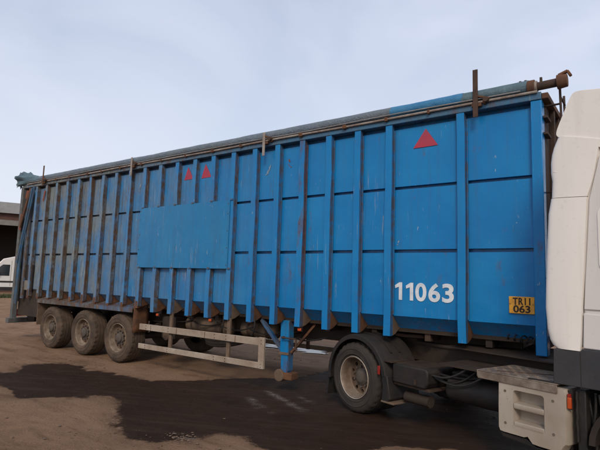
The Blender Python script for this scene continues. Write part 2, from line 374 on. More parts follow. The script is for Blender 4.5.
def ground_mat():
    s = NT('muddy_yard')
    n1 = s.noise(sc=.7, det=8, rough=.62); n2 = s.noise(sc=5, det=9, rough=.7); n3 = s.noise(sc=42, det=6, rough=.7)
    trk = s.noise(scale=(.8, 2.6, 1), sc=1.3, det=6, rough=.62, dist=.4)
    c = s.mix(s.rng(n1, .35, .66), (.325, .205, .132), (.225, .14, .088))
    c = s.mix(s.math('MULTIPLY', s.rng(n2, .45, .7), .5), c, (.37, .225, .14))
    c = s.mix(s.math('MULTIPLY', s.rng(trk, .5, .68), .55), c, (.12, .066, .039))
    c = s.mix(s.math('MULTIPLY', s.rng(n3, .56, .7), .4), c, (.34, .235, .16))
    c = s.mix(s.math('MULTIPLY', s.rng(n3, .44, .3), .5), c, (.08, .05, .033))
    c = s.mix(s.math('MULTIPLY', s.math('MULTIPLY', s.attr('damp', 'GEOMETRY'), s.rng(n2, .3, .6)), .6), c, (.085, .05, .032))
    wet_shade_v = s.attr('wet_shade', 'GEOMETRY'); wn_ = s.math('ADD', s.math('ADD', wet_shade_v, s.math('MULTIPLY', s.math('SUBTRACT', n2, .5), 1.1)), s.math('MULTIPLY', s.math('SUBTRACT', n3, .5), .7))
    wf = s.rng(wn_, .38, .6)
    wc = s.mix(s.rng(n2, .35, .7), (.023, .0115, .0075), (.042, .023, .015))  # stain colour, also used for the painted shade under the lorry
    wc = s.mix(s.math('MULTIPLY', s.rng(n3, .6, .72), .35), wc, (.085, .055, .038))
    rm = s.n('ShaderNodeMapping'); rm.inputs['Rotation'].default_value = (0, 0, -.42); s.l(s.geo.outputs['Position'], rm.inputs['Vector'])
    dry = s.noise(scale=(.55, 6.5, 1), sc=1.4, det=5, rough=.6, dist=.25, vec=rm.outputs[0])
    wc = s.mix(s.math('MULTIPLY', s.rng(dry, .48, .66), .55), wc, (.062, .038, .026))
    big = s.noise(sc=1.1, det=4, off=(6, 2, 0)); wc = s.mix(s.math('MULTIPLY', s.rng(big, .45, .65), .4), wc, (.014, .009, .007))
    c = s.mix(s.math('MULTIPLY', wf, .95), c, wc)
    ck = s.math('MULTIPLY', s.attr('chalk', 'GEOMETRY'), s.rng(n3, .4, .58))
    c = s.mix(ck, c, (.33, .3, .28))
    rg = s.math('SUBTRACT', s.rng(n2, .3, .7, .82, .97), s.math('MULTIPLY', wf, .22))
    n4 = s.noise(sc=130, det=4, rough=.7)
    b = s.math('ADD', n2, s.math('ADD', s.math('MULTIPLY', n3, .5), s.math('MULTIPLY', n4, .16)))
    return s.set(c, rg, bump=b, bstr=1.0, bdist=.05, spec=.07)
me.materials.append(ground_mat())
g = bpy.data.objects.new('ground', me); col.objects.link(g); g['kind'] = 'structure'
g['label'] = 'brown muddy yard with a large dark stain, part moisture, part painted shade under the lorry'

# loose stones pressed into the yard: nobody could count them
mb = MB()
ico = [(0,0,1),(.89,0,.45),(.28,.85,.45),(-.72,.53,.45),(-.72,-.53,.45),(.28,-.85,.45),(0,0,-.3)]
icf = [(0,1,2),(0,2,3),(0,3,4),(0,4,5),(0,5,1),(6,2,1),(6,3,2),(6,4,3),(6,5,4),(6,1,5)]
for i in range(2600):
    x = rng.uniform(-11.5, 1.5); y = rng.uniform(-4.2, 3.5); r = float(np.clip(rng.lognormal(-4.75, .45), .004, .03)); a = rng.uniform(0, 6.3)
    if rng.random() < .93 and x > -9.5 and -2.4 < y < 1 and sdf(STAIN_SHADE, np.array([x]), np.array([y]))[0] < .1: continue
    zz = -.004
    mb.add([(x+r*(px*math.cos(a)-py*math.sin(a))*rng.uniform(.7, 1.2), y+r*(px*math.sin(a)+py*math.cos(a))*rng.uniform(.7, 1.2), zz+pz*r*rng.uniform(.4, .8)) for px, py, pz in ico], icf)
for i in range(260):
    k_ = rng.random()
    if k_ < .35: x, y = -3.2+rng.normal(0, .13), -2.28+rng.normal(0, .07)
    else:
        x = rng.uniform(-9, -1); y = rng.uniform(-4, -1.2)
        if sdf(STAIN_SHADE, np.array([x]), np.array([y]))[0] < .1: continue
    r = float(np.clip(rng.lognormal(-4.4, .45), .006, .028)); a = rng.uniform(0, 6.3)
    mb.add([(x+r*(px*math.cos(a)-py*math.sin(a))*rng.uniform(.6, 1.3), y+r*(px*math.sin(a)+py*math.cos(a))*rng.uniform(.6, 1.3), -.004+pz*r*rng.uniform(.35, .8)) for px, py, pz in ico], icf)
st = mb.build('loose_stones', 'stone', smooth=0); st['kind'] = 'stuff'; st['label'] = 'loose small stones scattered over the mud'; st['category'] = 'stones'

# standing water beyond the trailer
def water():
    s = NT('puddle_water'); n = s.noise(sc=5, det=3)
    return s.set((.05, .042, .036), .2, bump=n, bstr=.1, bdist=.02, spec=.3)
M['water'] = water()
def puddle(poly, label):
    P = []; n = len(poly)
    for i in range(n):
        a, b = Vector(poly[i]), Vector(poly[(i+1) % n])
        for t in np.linspace(0, .92, 12):
            p = a.lerp(b, float(t)); k = mnoise.noise(Vector((p.x*3, p.y*3, 1)))*.3+mnoise.noise(Vector((p.x*11, p.y*11, 4)))*.14; P.append((p.x+k, p.y+k*.6))
    me = bpy.data.meshes.new('puddle'); me.from_pydata([(x, y, .0165) for x, y in P], [], [tuple(range(len(P)))])
    me.materials.append(M['water']); o = bpy.data.objects.new('puddle', me); col.objects.link(o); o['kind'] = 'structure'; o['label'] = label
puddle([(-8.3,4.9),(-7.5,4.7),(-7.1,4.35),(-6.8,3.85),(-7.4,4.1),(-8.0,4.5)], 'narrow puddle on the yard left of the landing leg')
puddle([(-7.1,4.75),(-6.4,4.9),(-5.8,4.7),(-5.5,4.1),(-6.0,4.05),(-6.6,4.3)], 'puddle on the yard right of the landing leg')
puddle([(-9.4,8.6),(-8.4,8.9),(-7.3,8.3),(-7.6,7.3),(-8.6,7.0),(-9.2,7.6)], 'wide puddle farther off behind the landing leg')
puddle([(-12.5,10.4),(-10.8,10.9),(-9.8,10.2),(-10.2,9.4),(-11.5,9.2)], 'distant puddle beyond the trailer')

# ================================================================ TRAILER
T = root('bulk_trailer', 'long blue ribbed high-sided bulk trailer marked 11063 with rolled tarpaulin', 'trailer', base=(-6.2, 1.25, 0))
FX = .12; RX = -12.62; W_ = 2.5
ribx = [-.884]+[-1.896-.5*k for k in range(21)]           # left edges; 0 is the front post
RW = .1; ZT = 3.99; ZB = 1.076; PY = .085
# backing shell (walls behind the panels)
MB().box(RX+.02, FX-.03, .145, .165, 1.3, 4.05).build('inner_wall', 'blue_deep', T)
MB().box(RX+.02, FX-.03, W_-.1, W_-.02, 1.1, 4.05).build('far_wall', 'blue', T)
MB().box(FX-.03, FX-.002, .02, W_-.02, 1.1, 4.08).build('front_wall', 'rust_dark', T)
MB().box(RX+.02, FX-.05, .3, W_-.12, 1.12, 1.17).build('floor', 'chassis', T)
MB().box(RX, RX+.06, .02, W_-.02, 1.0, 4.05).build('rear_door', 'blue_deep', T, bevel=.006)
for i in range(5):
    MB().box(RX-.05, RX-.002, .12, W_-.12, 1.2+i*.62, 1.28+i*.62).build('door_bar', 'blue_side', T, bevel=.005)
# wall panels: three rows in every bay
edges = [0.0]+ribx+[-12.42]
rows = [(3.114, 3.93, .078), (2.243, 3.072, .082), (1.345, 2.197, .086)]
for b in range(len(edges)-1):
    xr = edges[b]-.002; xl = edges[b+1]+RW+.002
    if b == len(edges)-2: xl = edges[b+1]
    for (z0, z1, y) in rows:
        nx, nz_ = 4, 4; vs = []; fs = []
        amp = random.uniform(-.006, .016); kn = .012
        if b < 2 or z0 > 3: amp, kn = amp*.3, .003
        for j in range(nz_+1):
            for i in range(nx+1):
                u, v = i/nx, j/nz_
                e = math.sin(math.pi*u)*math.sin(math.pi*v)
                k = mnoise.noise(Vector((b*3.1+u*1.7, z0*5, v*2.2)))*kn*e
                vs.append((xl+(xr-xl)*u, y-amp*e+k, z0+(z1-z0)*v))
        for j in range(nz_):
            for i in range(nx): a = j*(nx+1)+i; fs.append((a, a+1, a+nx+2, a+nx+1))
        o0 = len(vs)
        # returned edges, top and bottom
        for j in (0, nz_):
            for i in range(nx+1): u = i/nx; vs.append((xl+(xr-xl)*u, .124, z0+(z1-z0)*j/nz_))
        for k, j in ((0, 0), (1, nz_)):
            for i in range(nx): a = j*(nx+1)+i; c_ = o0+k*(nx+1)+i; fs.append((a, a+1, c_+1, c_))
        MB().add(vs, fs).build('wall_panel', 'blue', T, smooth=40)
    # sloped lower skirt of the bay
    MB().add([(xl, .086, 1.343), (xr, .086, 1.343), (xr, .3, 1.175), (xl, .3, 1.175), (xl, .32, 1.12), (xr, .32, 1.12)], [(0, 1, 2, 3), (3, 2, 5, 4)]).build('lower_skirt', 'blue_deep', T)
# ribs: hat sections with side flanges and a foot that fills in to the sloped skirt
def rib(xl, foot, rust=0.0):
    mb = MB(); x0, x1 = xl, xl+RW
    n = 10; lean = random.uniform(-.003, .003)
    for k in range(n):
        za, zb = foot+(ZT-foot)*k/n, foot+(ZT-foot)*(k+1)/n
        ja = [mnoise.noise(Vector((xl*7, zz*1.6, 3)))*.009+mnoise.noise(Vector((xl*3, zz*6, 9)))*.003 for zz in (za, zb)]
        mb.add([(x0+ja[0], ja[0], za), (x1+ja[0], ja[0], za), (x1, .084, za), (x0, .084, za),
                (x0+ja[1], ja[1], zb), (x1+ja[1], ja[1], zb), (x1, .084, zb), (x0, .084, zb)],
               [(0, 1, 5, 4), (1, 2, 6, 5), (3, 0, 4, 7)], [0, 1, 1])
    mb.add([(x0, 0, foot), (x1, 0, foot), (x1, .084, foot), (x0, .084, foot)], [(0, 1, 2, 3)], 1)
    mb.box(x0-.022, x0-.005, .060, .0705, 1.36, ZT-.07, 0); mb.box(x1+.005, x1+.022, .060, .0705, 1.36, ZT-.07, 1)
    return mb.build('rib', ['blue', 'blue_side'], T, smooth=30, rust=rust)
rustv = {3: .62, 4: .12, 5: .15, 6: .2, 15: .45, 12: .35, 17: .2, 18: .25, 11: .3, 9: .25}
for k, x in enumerate(ribx):
    kk = k-1
    over = x < -7.2
    foot = 1.17 if over else ZB
    r = rib(x, foot, rustv.get(kk, .06 + (.12 if over else 0)))
    # triangular gusset at the foot
    g_ = MB()
    if over:
        g_.prism([(-.004, 1.125), (.26, 1.2), (.086, 1.36), (.004, 1.36)], 'x', x+.015, x+RW-.012)
        g_.build('gusset', 'rust', r)
    else:
        g_.prism([(.086, ZB+.003), (.16, ZB+.02), (.32, 1.17), (.088, 1.345)], 'x', x+.012, x+RW+.001)
        g_.build('gusset', 'rust' if kk % 3 else 'mudtan', r)
# front corner post
MB().box(-.001, FX, 0, .16, 1.02, 3.988).build('corner_post', ['blue'], T, bevel=.008, rust=.1)
# top rail, pale pipe and cable along it
MB().box(RX+.05, FX, -.012, .13, 3.992, 4.085).build('top_rail', 'rail', T, bevel=.008, rust=.3)
def wavy(x0, x1, y, z, amp, ph, step=.25):
    n = int((x1-x0)/step); return [(x0+(x1-x0)*i/n, y+amp*math.sin(i*.7+ph), z+amp*math.sin(i*.43+ph)) for i in range(n+1)]
MB().tube(wavy(-12.3, .08, -.034, 4.078, .004, 0), .017, 8).build('tarp_guide_pipe', 'rail_pipe', T)
MB().tube(wavy(-12.3, -.1, -.052, 4.118, .006, 2), .009, 6).build('cable', 'galv', T)
MB().box(W_*0+RX+.05, FX, W_-.13, W_+.01, 3.992, 4.085).build('top_rail', 'rail', T, bevel=.008)
for k in range(17):
    x = -11.6+k*.69+random.uniform(-.08, .08)
    MB().box(x, x+random.uniform(.03, .07), -.056, -.0125, 4.045, 4.1).build('pipe_clip', 'rust', T, bevel=.004)
# rolled tarpaulin in three differently coloured lengths
def roll(x0, x1, r0, mat, label, seed, step=.045):
    n = int((x1-x0)/step); path = []
    for i in range(n+1):
        x = x0+(x1-x0)*i/n
        path.append((x, .04+.006*mnoise.noise(Vector((x*.8, 2, seed))), 4.178+.006*mnoise.noise(Vector((x*.9, seed, 5)))))
    NR = 22
    def rad(i, j):
        x = path[i][0]; t = 2*math.pi*j/NR
        return r0*(1+.05*mnoise.noise(Vector((x*3+t*.9, math.cos(t)*1.3, math.sin(t)*1.3+seed)))+.04*mnoise.noise(Vector((x*9+math.cos(t)*2.5, math.sin(t)*2.5, seed)))
                   + .02*math.sin(t*2+x*5.5))
    return MB().tube(path, r0, NR, rad=rad).build('rolled_tarpaulin', mat, T, smooth=60, label=label)
roll(-11.75, -1.80, .081, 'tarp_grey', 'long grey length of the rolled tarpaulin', 1)
roll(-1.82, -.80, .083, 'tarp_blue', 'blue length of the rolled tarpaulin', 4)
roll(-.82, -.02, .083, 'tarp_teal', 'grey-green front length of the rolled tarpaulin', 8)
# bunched loose end at the rear
n = 26; NR = 28; path = []
for i in range(n+1):
    t = i/n; path.append((-11.7-1.06*t, .06+.04*t, 4.17+.04*t+.05*t*t))
def radb(i, j):
    t = i/n; a = 2*math.pi*j/NR
    return (.078+.165*t**1.3)*(1+.24*t*mnoise.noise(Vector((math.cos(a)*2.3, math.sin(a)*2.3, t*2.2)))+.16*t*math.sin(a*7+t*6)) * (.62+.38*abs(math.sin(a)) if t > .9 else 1)
mb = MB().tube(path, .1, NR, rad=radb, caps=False)
mb.build('loose_tarpaulin_end', 'tarp_teal', T, smooth=50, label='bunched loose end of tarpaulin at the rear corner')
fr = MB()
for k in range(9):
    p0 = Vector((-12.74-.03*random.random(), -.08+.035*k, 4.16+.03*random.random())); q0 = p0+Vector((-.02+.08*random.random(), -.02, -.1-.14*random.random()))
    fr.add([p0+Vector((0, -.02, 0)), p0+Vector((.03, .025, 0)), q0+Vector((.02, .01, 0)), q0], [(0, 1, 2, 3)])
fr.build('tarpaulin_fringe', 'tarp_grey', T)
# upright rusty tarp stops
for (x, z0, z1, wd, m) in ((-.655, 3.88, 4.5, .062, 'rust_dark'), (-4.12, 3.82, 4.22, .05, 'rail_pipe'), (-7.75, 3.84, 4.24, .05, 'rail_pipe'), (-11.45, 3.95, 4.48, .045, 'rust')):
    p = MB().box(x, x+wd, -.078, -.062, z0, z1).build('tarp_stop', m, T, bevel=.003)
    MB().box(x-.02, x+.1, -.0625, -.02, 4.02, 4.06).build('stop_bracket', 'rust', p, bevel=.004)
    MB().bar((x+wd*.5, -.06, 4.16), (x+.2, -.06, 4.1), .03, .02).build('stop_stay', 'rust', p)
    MB().tube([(x+.16, -.1, 4.085), (x+.16, -.02, 4.085)], .032, 10).build('stop_pivot', 'rust_dark', p)
# tarp roller end with crank head at the front corner
ra = MB().tube([(-.03, .03, 4.165), (.05, .03, 4.165)], .088, 20).build('roller_clamp', 'rust', T, bevel=.006)
MB().tube([(.045, .03, 4.165), (.075, .03, 4.165)], .07, 20).build('clamp_band', 'rail_pipe', ra)
MB().tube([(.07, .03, 4.165), (.33, .03, 4.172)], .05, 16).build('roller_shaft', 'rust_dark', T)
mb = MB().tube([(.285, .03, 4.172), (.395, .03, 4.175)], .078, 18, rad=lambda i, j: .085-.012*i)
mb.bar((.30, .03, 4.25), (.40, .03, 4.285), .05, .03); mb.bar((.395, .03, 4.285), (.43, .03, 4.22), .05, .03)
mb.build('roller_head', 'rust', T, bevel=.006)
for x in (-.13, -.07, .1):
    MB().box(x, x+.028, .02, .05, 4.2, 4.272).build('clamp_lug', 'rust_dark', T, bevel=.004)
# front wall ladder and stays
lad = MB().tube([(.3, .12, 4.13), (.31, .16, 3.2), (.31, .16, 1.6)], .014, 8).tube([(.3, .42, 4.13), (.31, .46, 3.2), (.31, .46, 1.6)], .014, 8).build('front_ladder', 'rust_dark', T)
for i in range(9):
    MB().tube([(.305, .14, 4.02-i*.28), (.305, .44, 4.02-i*.28)], .012, 8).build('rung', 'rust_dark', lad)
for z in (3.95, 2.9, 1.9):
    MB().bar((.12, .16, z), (.31, .15, z), .04, .012).build('ladder_stay', 'rust_dark', lad)
for i in range(6):
    y = .5+i*.36; MB().box(FX-.001, FX+.055, y, y+.07, 1.15, 4.05).build('front_stiffener', 'rust_dark', T, bevel=.004)
MB().box(FX-.0, FX+.07, .01, W_-.01, 4.0, 4.07).build('front_top_rail', 'rust', T, bevel=.006)
for z in (3.58, 3.78):
    MB().box(FX+.002, FX+.05, .06, .3, z, z+.03).build('front_hinge', 'rust_dark', T, bevel=.005)
# big flat cover sheet fixed over the ribs
cs = MB()
nx, nz_ = 20, 10; vs = []
for j in range(nz_+1):
    for i in range(nx+1):
        u, v = i/nx, j/nz_; vs.append((-7.40+2.53*u, -.0125-.004*mnoise.noise(Vector((u*6, v*3, 2)))*math.sin(math.pi*u)*math.sin(math.pi*v), 1.94+1.2*v))
cs.add(vs, [(j*(nx+1)+i, j*(nx+1)+i+1, (j+1)*(nx+1)+i+1, (j+1)*(nx+1)+i) for j in range(nz_) for i in range(nx)])
for (xa, za, xb, zb) in ((-7.40, 1.94, -4.87, 1.94), (-7.40, 3.14, -4.87, 3.14), (-7.40, 1.94, -7.40, 3.14), (-4.87, 1.94, -4.87, 3.14)):
    cs.add([(xa, -.0125, za), (xb, -.0125, zb), (xb, -.003, zb), (xa, -.003, za)], [(0, 1, 2, 3)])
o = cs.build('cover_sheet', 'sheet', T, smooth=60, label='flat blue sheet covering the middle ribs')
for k in range(6):
    x = -7.38+.5*k+.02
    for z in (1.93, 3.135): MB().box(x, x+.06, -.021, -.0135, z, z+.03).build('sheet_tab', 'blue_side', o, bevel=.003)
for z in (2.0, 2.3, 2.6, 2.9, 3.08):
    for x in (-7.37, -4.9): MB().tube([(x, -.0175, z), (x, -.012, z)], .008, 6).build('rivet', 'rust', o)
# lettering, plate and red triangles
def glyph_one(x, z0, h, wd):
    st_ = wd*.46
    return [(x+wd-st_, z0), (x+wd, z0), (x+wd, z0+h), (x+wd-st_*.85, z0+h), (x, z0+h*.83), (x+.004, z0+h*.66), (x+wd-st_, z0+h*.745)]
fn = MB(); z0_, hh = 1.558, .235
fn.prism(glyph_one(-1.765, z0_+.004, hh, .105), 'y', .0778, .079); fn.prism(glyph_one(-1.607, z0_+.002, hh, .105), 'y', .0778, .079)
fno = fn.build('fleet_number', 'white_decal', T, smooth=0)
fno['label'] = 'white fleet number 11063 on the trailer side'
for ch, xc, wd_ in (('0', -1.395, .155), ('6', -1.213, .158), ('3', -1.032, .152)):
    t_ = text_mesh('digit', ch, .335, 'white_decal', fno, (xc, .0785, z0_+hh/2), bold=.0095); t_.scale.x = wd_/t_['width']; t_.scale.z = (hh+.008)/t_.dimensions.z
pl = MB().box(-.292, -.012, .055, .066, 1.475, 1.672).build('number_plate', 'plate', T, bevel=.006)
t1 = text_mesh('plate_lettering', 'TR11', .112, 'ink', pl, (-.152, .0535, 1.618), bold=.0032, space=1.12); t1.scale.x = .19/t1['width']
t2 = text_mesh('plate_lettering', '063', .112, 'ink', pl, (-.152, .0535, 1.529), bold=.0028, space=1.0); t2.scale.x = .185/t2['width']
for x in (-.278, -.03):
    MB().tube([(x, .051, 1.585), (x, .056, 1.585)], .006, 8).build('plate_screw', 'screw', pl)
for (ax, az, bx, cx, bz) in ((-1.33, 3.885, -1.51, -1.16, 3.63), (-6.10, 3.88, -6.2, -5.94, 3.63), (-5.62, 3.89, -5.72, -5.45, 3.62)):
    MB().prism([(bx, bz), (cx, bz+.005), (ax, az)], 'y', .0698, .0706).build('warning_triangle', 'red', T, smooth=0)
# scuffs of foreign paint on the panels
def scuff(x, z, dx, dz, n, mat, seed, y=.069):
    rs = random.Random(seed); m_ = MB()
    for k in range(n):
        t = rs.random(); a = x+dx*t+rs.uniform(-.02, .02); b = z+dz*t+rs.uniform(-.02, .02); w_ = rs.uniform(.006, .02); h_ = rs.uniform(.012, .05)
        P = [(a+w_*math.cos(q)*rs.uniform(.4, 1)+dx*.12*math.sin(q), b+h_*math.sin(q)*rs.uniform(.4, 1)) for q in [i*math.pi/4 for i in range(8)]]
        m_.prism(P, 'y', y+.0003*k, y+.0003*k+.0006)
    m_.build('paint_scuff', mat, T, smooth=0)
scuff(-4.12, 3.52, .12, .24, 9, 'scuff_pale', 3); scuff(-3.62, 3.6, -.07, .16, 3, 'orange', 5); scuff(-1.75, 2.3, .05, .05, 4, 'scuff_pale', 9, .077)
scuff(-7.6, 3.5, .03, .15, 5, 'scuff_pale', 21)
# ---- wheels
def tyre_mesh(R_, y0, wd, blocks=True):
    rs = .28
    prof = [(rs, y0+.03), (rs+.03, y0+.008), (R_-.165, y0-.001), (R_-.16, y0-.006), (R_-.152, y0-.006), (R_-.147, y0-.001), (R_-.12, y0-.005), (R_-.1, y0-.005), (R_-.095, y0-.011), (R_-.086, y0-.011), (R_-.081, y0-.004), (R_-.06, y0), (R_-.03, y0+.014), (R_-.006, y0+.035)]
    t0, t1 = y0+.035, y0+wd-.035; g = 4; ww = (t1-t0)/(g*2+1)
    for k in range(g):
        a = t0+ww*(2*k+1)+ww*.25; b = a+ww*.5
        prof += [(R_, a), (R_-.014, a+.003), (R_-.014, b-.003), (R_, b)]
    prof += [(R_-.006, y0+wd-.035), (R_-.03, y0+wd-.014), (R_-.1, y0+wd), (rs, y0+wd-.03)]
    n = 84
    def mod(i, j, r):
        if i in (13, 14, len(prof)-4, len(prof)-5) and j % 3 == 0: return r-.014
        return r
    return MB().lathe(prof, (0, 0, 0), n=n, mod=mod)
def disc_with_holes(mb, r0, r1, y0, y1, holes, hr, yt, m=0, mh=1):
    K = 16; da = math.pi/holes
    for h in range(holes):
        th0 = 2*math.pi*h/holes; vs = []
        def P(u, v, dy=0):
            r = r0+(r1-r0)*(v+1)/2; th = th0+u*da; return (r*math.cos(th), y0+(y1-y0)*(v+1)/2+dy, r*math.sin(th))
        for k in range(K):
            a = 2*math.pi*(k+.5)/K+math.pi/4*0; c, s_ = math.cos(a), math.sin(a); q = 1/max(abs(c), abs(s_))
            vs.append(P(c*q, s_*q))
        rr = hr
        for k in range(K):
            a = 2*math.pi*(k+.5)/K; vs.append(P(math.cos(a)*rr/((r0+r1)/2*da), math.sin(a)*rr/((r1-r0)/2)))
        for k in range(K):
            a = 2*math.pi*(k+.5)/K; p = P(math.cos(a)*rr/((r0+r1)/2*da), math.sin(a)*rr/((r1-r0)/2)); vs.append((p[0], p[1]+.03, p[2]))
        fs = [(k, (k+1) % K, K+(k+1) % K, K+k) for k in range(K)]; ms = [m]*K
        fs += [(K+k, K+(k+1) % K, 2*K+(k+1) % K, 2*K+k) for k in range(K)]; ms += [mh]*K
        mb.add(vs, fs, ms)
        # corners of the sector
        for u in (-1, 1):
            for v in (-1, 1):
                a = sorted(range(K), key=lambda k: (P(u, v)[0]-vs[k][0])**2+(P(u, v)[2]-vs[k][2])**2)[:2]
                mb.add([P(u, v), vs[a[0]], vs[a[1]]], [(0, 1, 2)], m)
    return mb
def wheel(parent, x, y, zc, R_, wd, tyre_mat, kind, sign=1, rimmat='rim', template=[{}]):
    # wheel outer face at y; the wheel extends inwards (sign=+1: towards +y)
    key = (R_, wd, tyre_mat, kind, rimmat); d = template[0]
    wr = bpy.data.objects.new('wheel', None); col.objects.link(wr); wr.location = (x, y, zc); wr.empty_display_size = .2
    wr.rotation_euler.y = random.uniform(0, 6)
    attach(wr, parent)
    if sign < 0: wr.rotation_euler.z = math.pi
    if key not in d:
        parts = []
        def keep(o): o.parent = wr; parts.append(o)
        keep(tyre_mesh(R_, 0, wd).build('tyre', tyre_mat, smooth=30))
        mb = MB()
        if kind == 'dish':     # deep dish drive wheel
            mb.lathe([(.283, .028), (.285, .012), (.273, .006), (.262, .02), (.256, .05), (.248, .1), (.244, .15), (.238, .168)], (0, 0, 0), n=48)
            disc_with_holes(mb, .15, .238, .162, .168, 10, .027, .03, 2, 1)
            mb.lathe([(.15, .162), (.128, .155), (.12, .16)], (0, 0, 0), n=48, m=2)
            keep(mb.build('rim', [rimmat, 'rust_dark', 'disc_mud_shade'], smooth=35))
            keep(MB().lathe([(.275, .011), (.284, .004), (.288, .012), (.282, .02)], (0, 0, 0), n=64, close=True).build('rim_lip', 'lip'))
            hb = MB().lathe([(.125, .165), (.115, .145), (.095, .135), (.08, .115), (.06, .108), (0.001, .105)], (0, 0, 0), n=28); nuts_r, ny = .138, .148
        else:                  # trailer wheel: shallower dish, big hub
            mb.lathe([(.298, .03), (.3, .014), (.288, .006), (.276, .018), (.268, .05), (.258, .085), (.245, .105), (.232, .112)], (0, 0, 0), n=48)
            disc_with_holes(mb, .165, .232, .10, .112, 10, .02, .03, 2, 1)
            mb.lathe([(.165, .10), (.13, .095), (.12, .1)], (0, 0, 0), n=48, m=2)
            keep(mb.build('rim', [rimmat, 'rust_dark', 'disc_mud_shade'], smooth=35))
            hb = MB().lathe([(.12, .1), (.112, .075), (.095, .068), (.088, .035), (.07, .025), (0.001, .022)], (0, 0, 0), n=28); nuts_r, ny = .142, .072
        keep(hb.build('hub', 'hub', smooth=35))
        nut = None
        for k in range(10):
            a = 2*math.pi*k/10
            if nut is None:
                nut = MB().tube([(0, -.016, 0), (0, .026, 0)], .017, 6).build('wheel_nut', 'hub', smooth=20); o = nut
            else: o = bpy.data.objects.new('wheel_nut', nut.data); col.objects.link(o)
            o.location = (nuts_r*math.cos(a), ny+.005, nuts_r*math.sin(a)); o.parent = wr; parts.append(o)
        d[key] = parts
    else:
        for p in d[key]:
            c = p.copy(); col.objects.link(c); c.parent = wr
    return wr
WX = (-10.62, -9.22, -7.92)
for x in WX:
    wheel(T, x, .0, .485, .49, .37, 'tyre_mud', 'hub', rimmat='rim_mud')
    wheel(T, x, W_, .485, .49, .37, 'tyre_mud', 'hub', sign=-1, rimmat='rim_mud')
    ax = MB().tube([(x, .3, .485), (x, W_-.3, .485)], .07, 14).build('axle', 'chassis', T)
    for y in (.62, W_-.62):
        MB().box(x-.06, x+.06, y-.06, y+.06, .5, .95).build('spring_seat', 'chassis', ax, bevel=.01)
        MB().bar((x, y, .55), (x+.55, y, .78), .1, .05).build('trailing_arm', 'chassis', ax)
# mudguard ledge over the wheels
ld = MB().prism([(.28, 1.2), (.28, 1.175), (-.012, 1.095), (-.012, 1.035), (-.022, 1.035), (-.022, 1.118)], 'x', -11.28, -7.43).build('mudguard_ledge', ['blue_side'], T, rust=.3)
MB().box(-11.29, -7.42, .3, .34, .98, 1.2).build('inner_guard', 'chassis', T)
MB().box(-11.27, -11.25, .0, .5, .5, 1.06).build('mud_flap', 'mudtan', T, label='mud-coated flap behind the rearmost wheel')
rp = MB()
nx, nz_ = 4, 8; vs = [(-7.42+.012*mnoise.noise(Vector((i, j*.7, 4))), .0+.36*i/nx, .64+.66*j/nz_) for j in range(nz_+1) for i in range(nx+1)]
rp.add(vs, [(j*(nx+1)+i, j*(nx+1)+i+1, (j+1)*(nx+1)+i+1, (j+1)*(nx+1)+i) for j in range(nz_) for i in range(nx)])
o = rp.build('mud_plate', 'rust', T, label='rusty steel plate in front of the foremost trailer wheel'); sm = o.modifiers.new('solid', 'SOLIDIFY'); sm.thickness = .03
# chassis beams and cross members
for y in (.72, W_-.72):
    mb = MB().box(-12.4, -.3, y-.07, y+.07, 1.09, 1.118).box(-12.4, -.3, y-.011, y+.011, .84, 1.09).box(-12.4, -3.4, y-.07, y+.07, .81, .84)
    mb.build('chassis_beam', 'chassis', T)
for i in range(15):
    x = -.6-i*.8; MB().box(x-.04, x+.04, .33, W_-.33, 1.02, 1.115).build('cross_member', 'rust_dark' if i % 2 else 'chassis', T)
MB().prism([(-3.3, 1.115), (-.3, 1.115), (-.3, 1.0), (-2.6, 1.0), (-3.3, .86)], 'y', .8, W_-.8).build('gooseneck_plate', 'chassis', T)
# side guard
def side_guard(y0, y1):
    sg = MB().box(-7.2, -4.1, y0, y1, .72, .835).build('side_guard', 'guard', T, bevel=.006)
    MB().box(-7.2, -4.1, y0, y1, .36, .455).build('guard_rail', 'guard', sg, bevel=.006)
    MB().box(-4.1+.001, -3.98, y0-.004, y1+.004, .36, .852).build('end_post', 'guard', sg, bevel=.006)
    for x in (-6.85, -6.1, -5.35, -4.62):
        MB().box(x, x+.012, y0-.003, y0-.001, .725, .83).build('guard_strap', 'rust', sg)
    for x in (-6.99, -6.33, -5.1, -4.83, -4.04):
        for z in (.75, .805, .385, .43): MB().tube([(x, y0-.0045, z), (x, y0, z)], .009, 6).build('guard_bolt', 'rust_dark', sg)
    ym = y1+.03 if y0 < 1 else y0-.03
    for x in (-6.36, -4.86):
        MB().box(x, x+.075, min(ym-.02, ym+.02), max(ym-.02, ym+.02), .36, 1.1).build('guard_post', 'mudtan', sg, bevel=.004)
side_guard(.0, .035); side_guard(W_-.035, W_)
# landing legs
for y, far in ((.26, 0), (W_-.38, 1)):
    lg = MB().box(-3.86, -3.70, y, y+.14, .62, 1.13).box(-3.845, -3.715, y+.012, y+.128, .3, .64).build('landing_leg', ['blue'], T, bevel=.006)
    lg['rust'] = .25
    MB().box(-3.70, -3.689, y+.01, y+.13, .34, 1.12).build('leg_side_plate', 'blue_side', lg)
    ft = MB().box(-3.8, -3.6, y-.02, y+.18, .2, .31).build('foot', 'rust', lg, bevel=.012)
    MB().tube([(-3.85, y-.035, .255), (-3.85, y+.195, .255)], .098, 24).build('foot_roller', 'mudtan', ft, bevel=.012)
    MB().bar((-4.32, y+.07, 1.1), (-3.84, y+.07, .62), .06, .055).build('brace', 'blue_side', lg)
    MB().box(-3.88, -3.68, y-.006, y-.001, .585, .625).build('collar', 'mudtan', lg)
    MB().bar((-3.25, y+.12, 1.1), (-3.68, y+.07, .62), .045, .035).build('brace', 'rust', lg)
    MB().bar((-3.1, y+.5, 1.1), (-2.55, y+.6, .62), .06, .04).build('brace', 'rust_dark', lg)
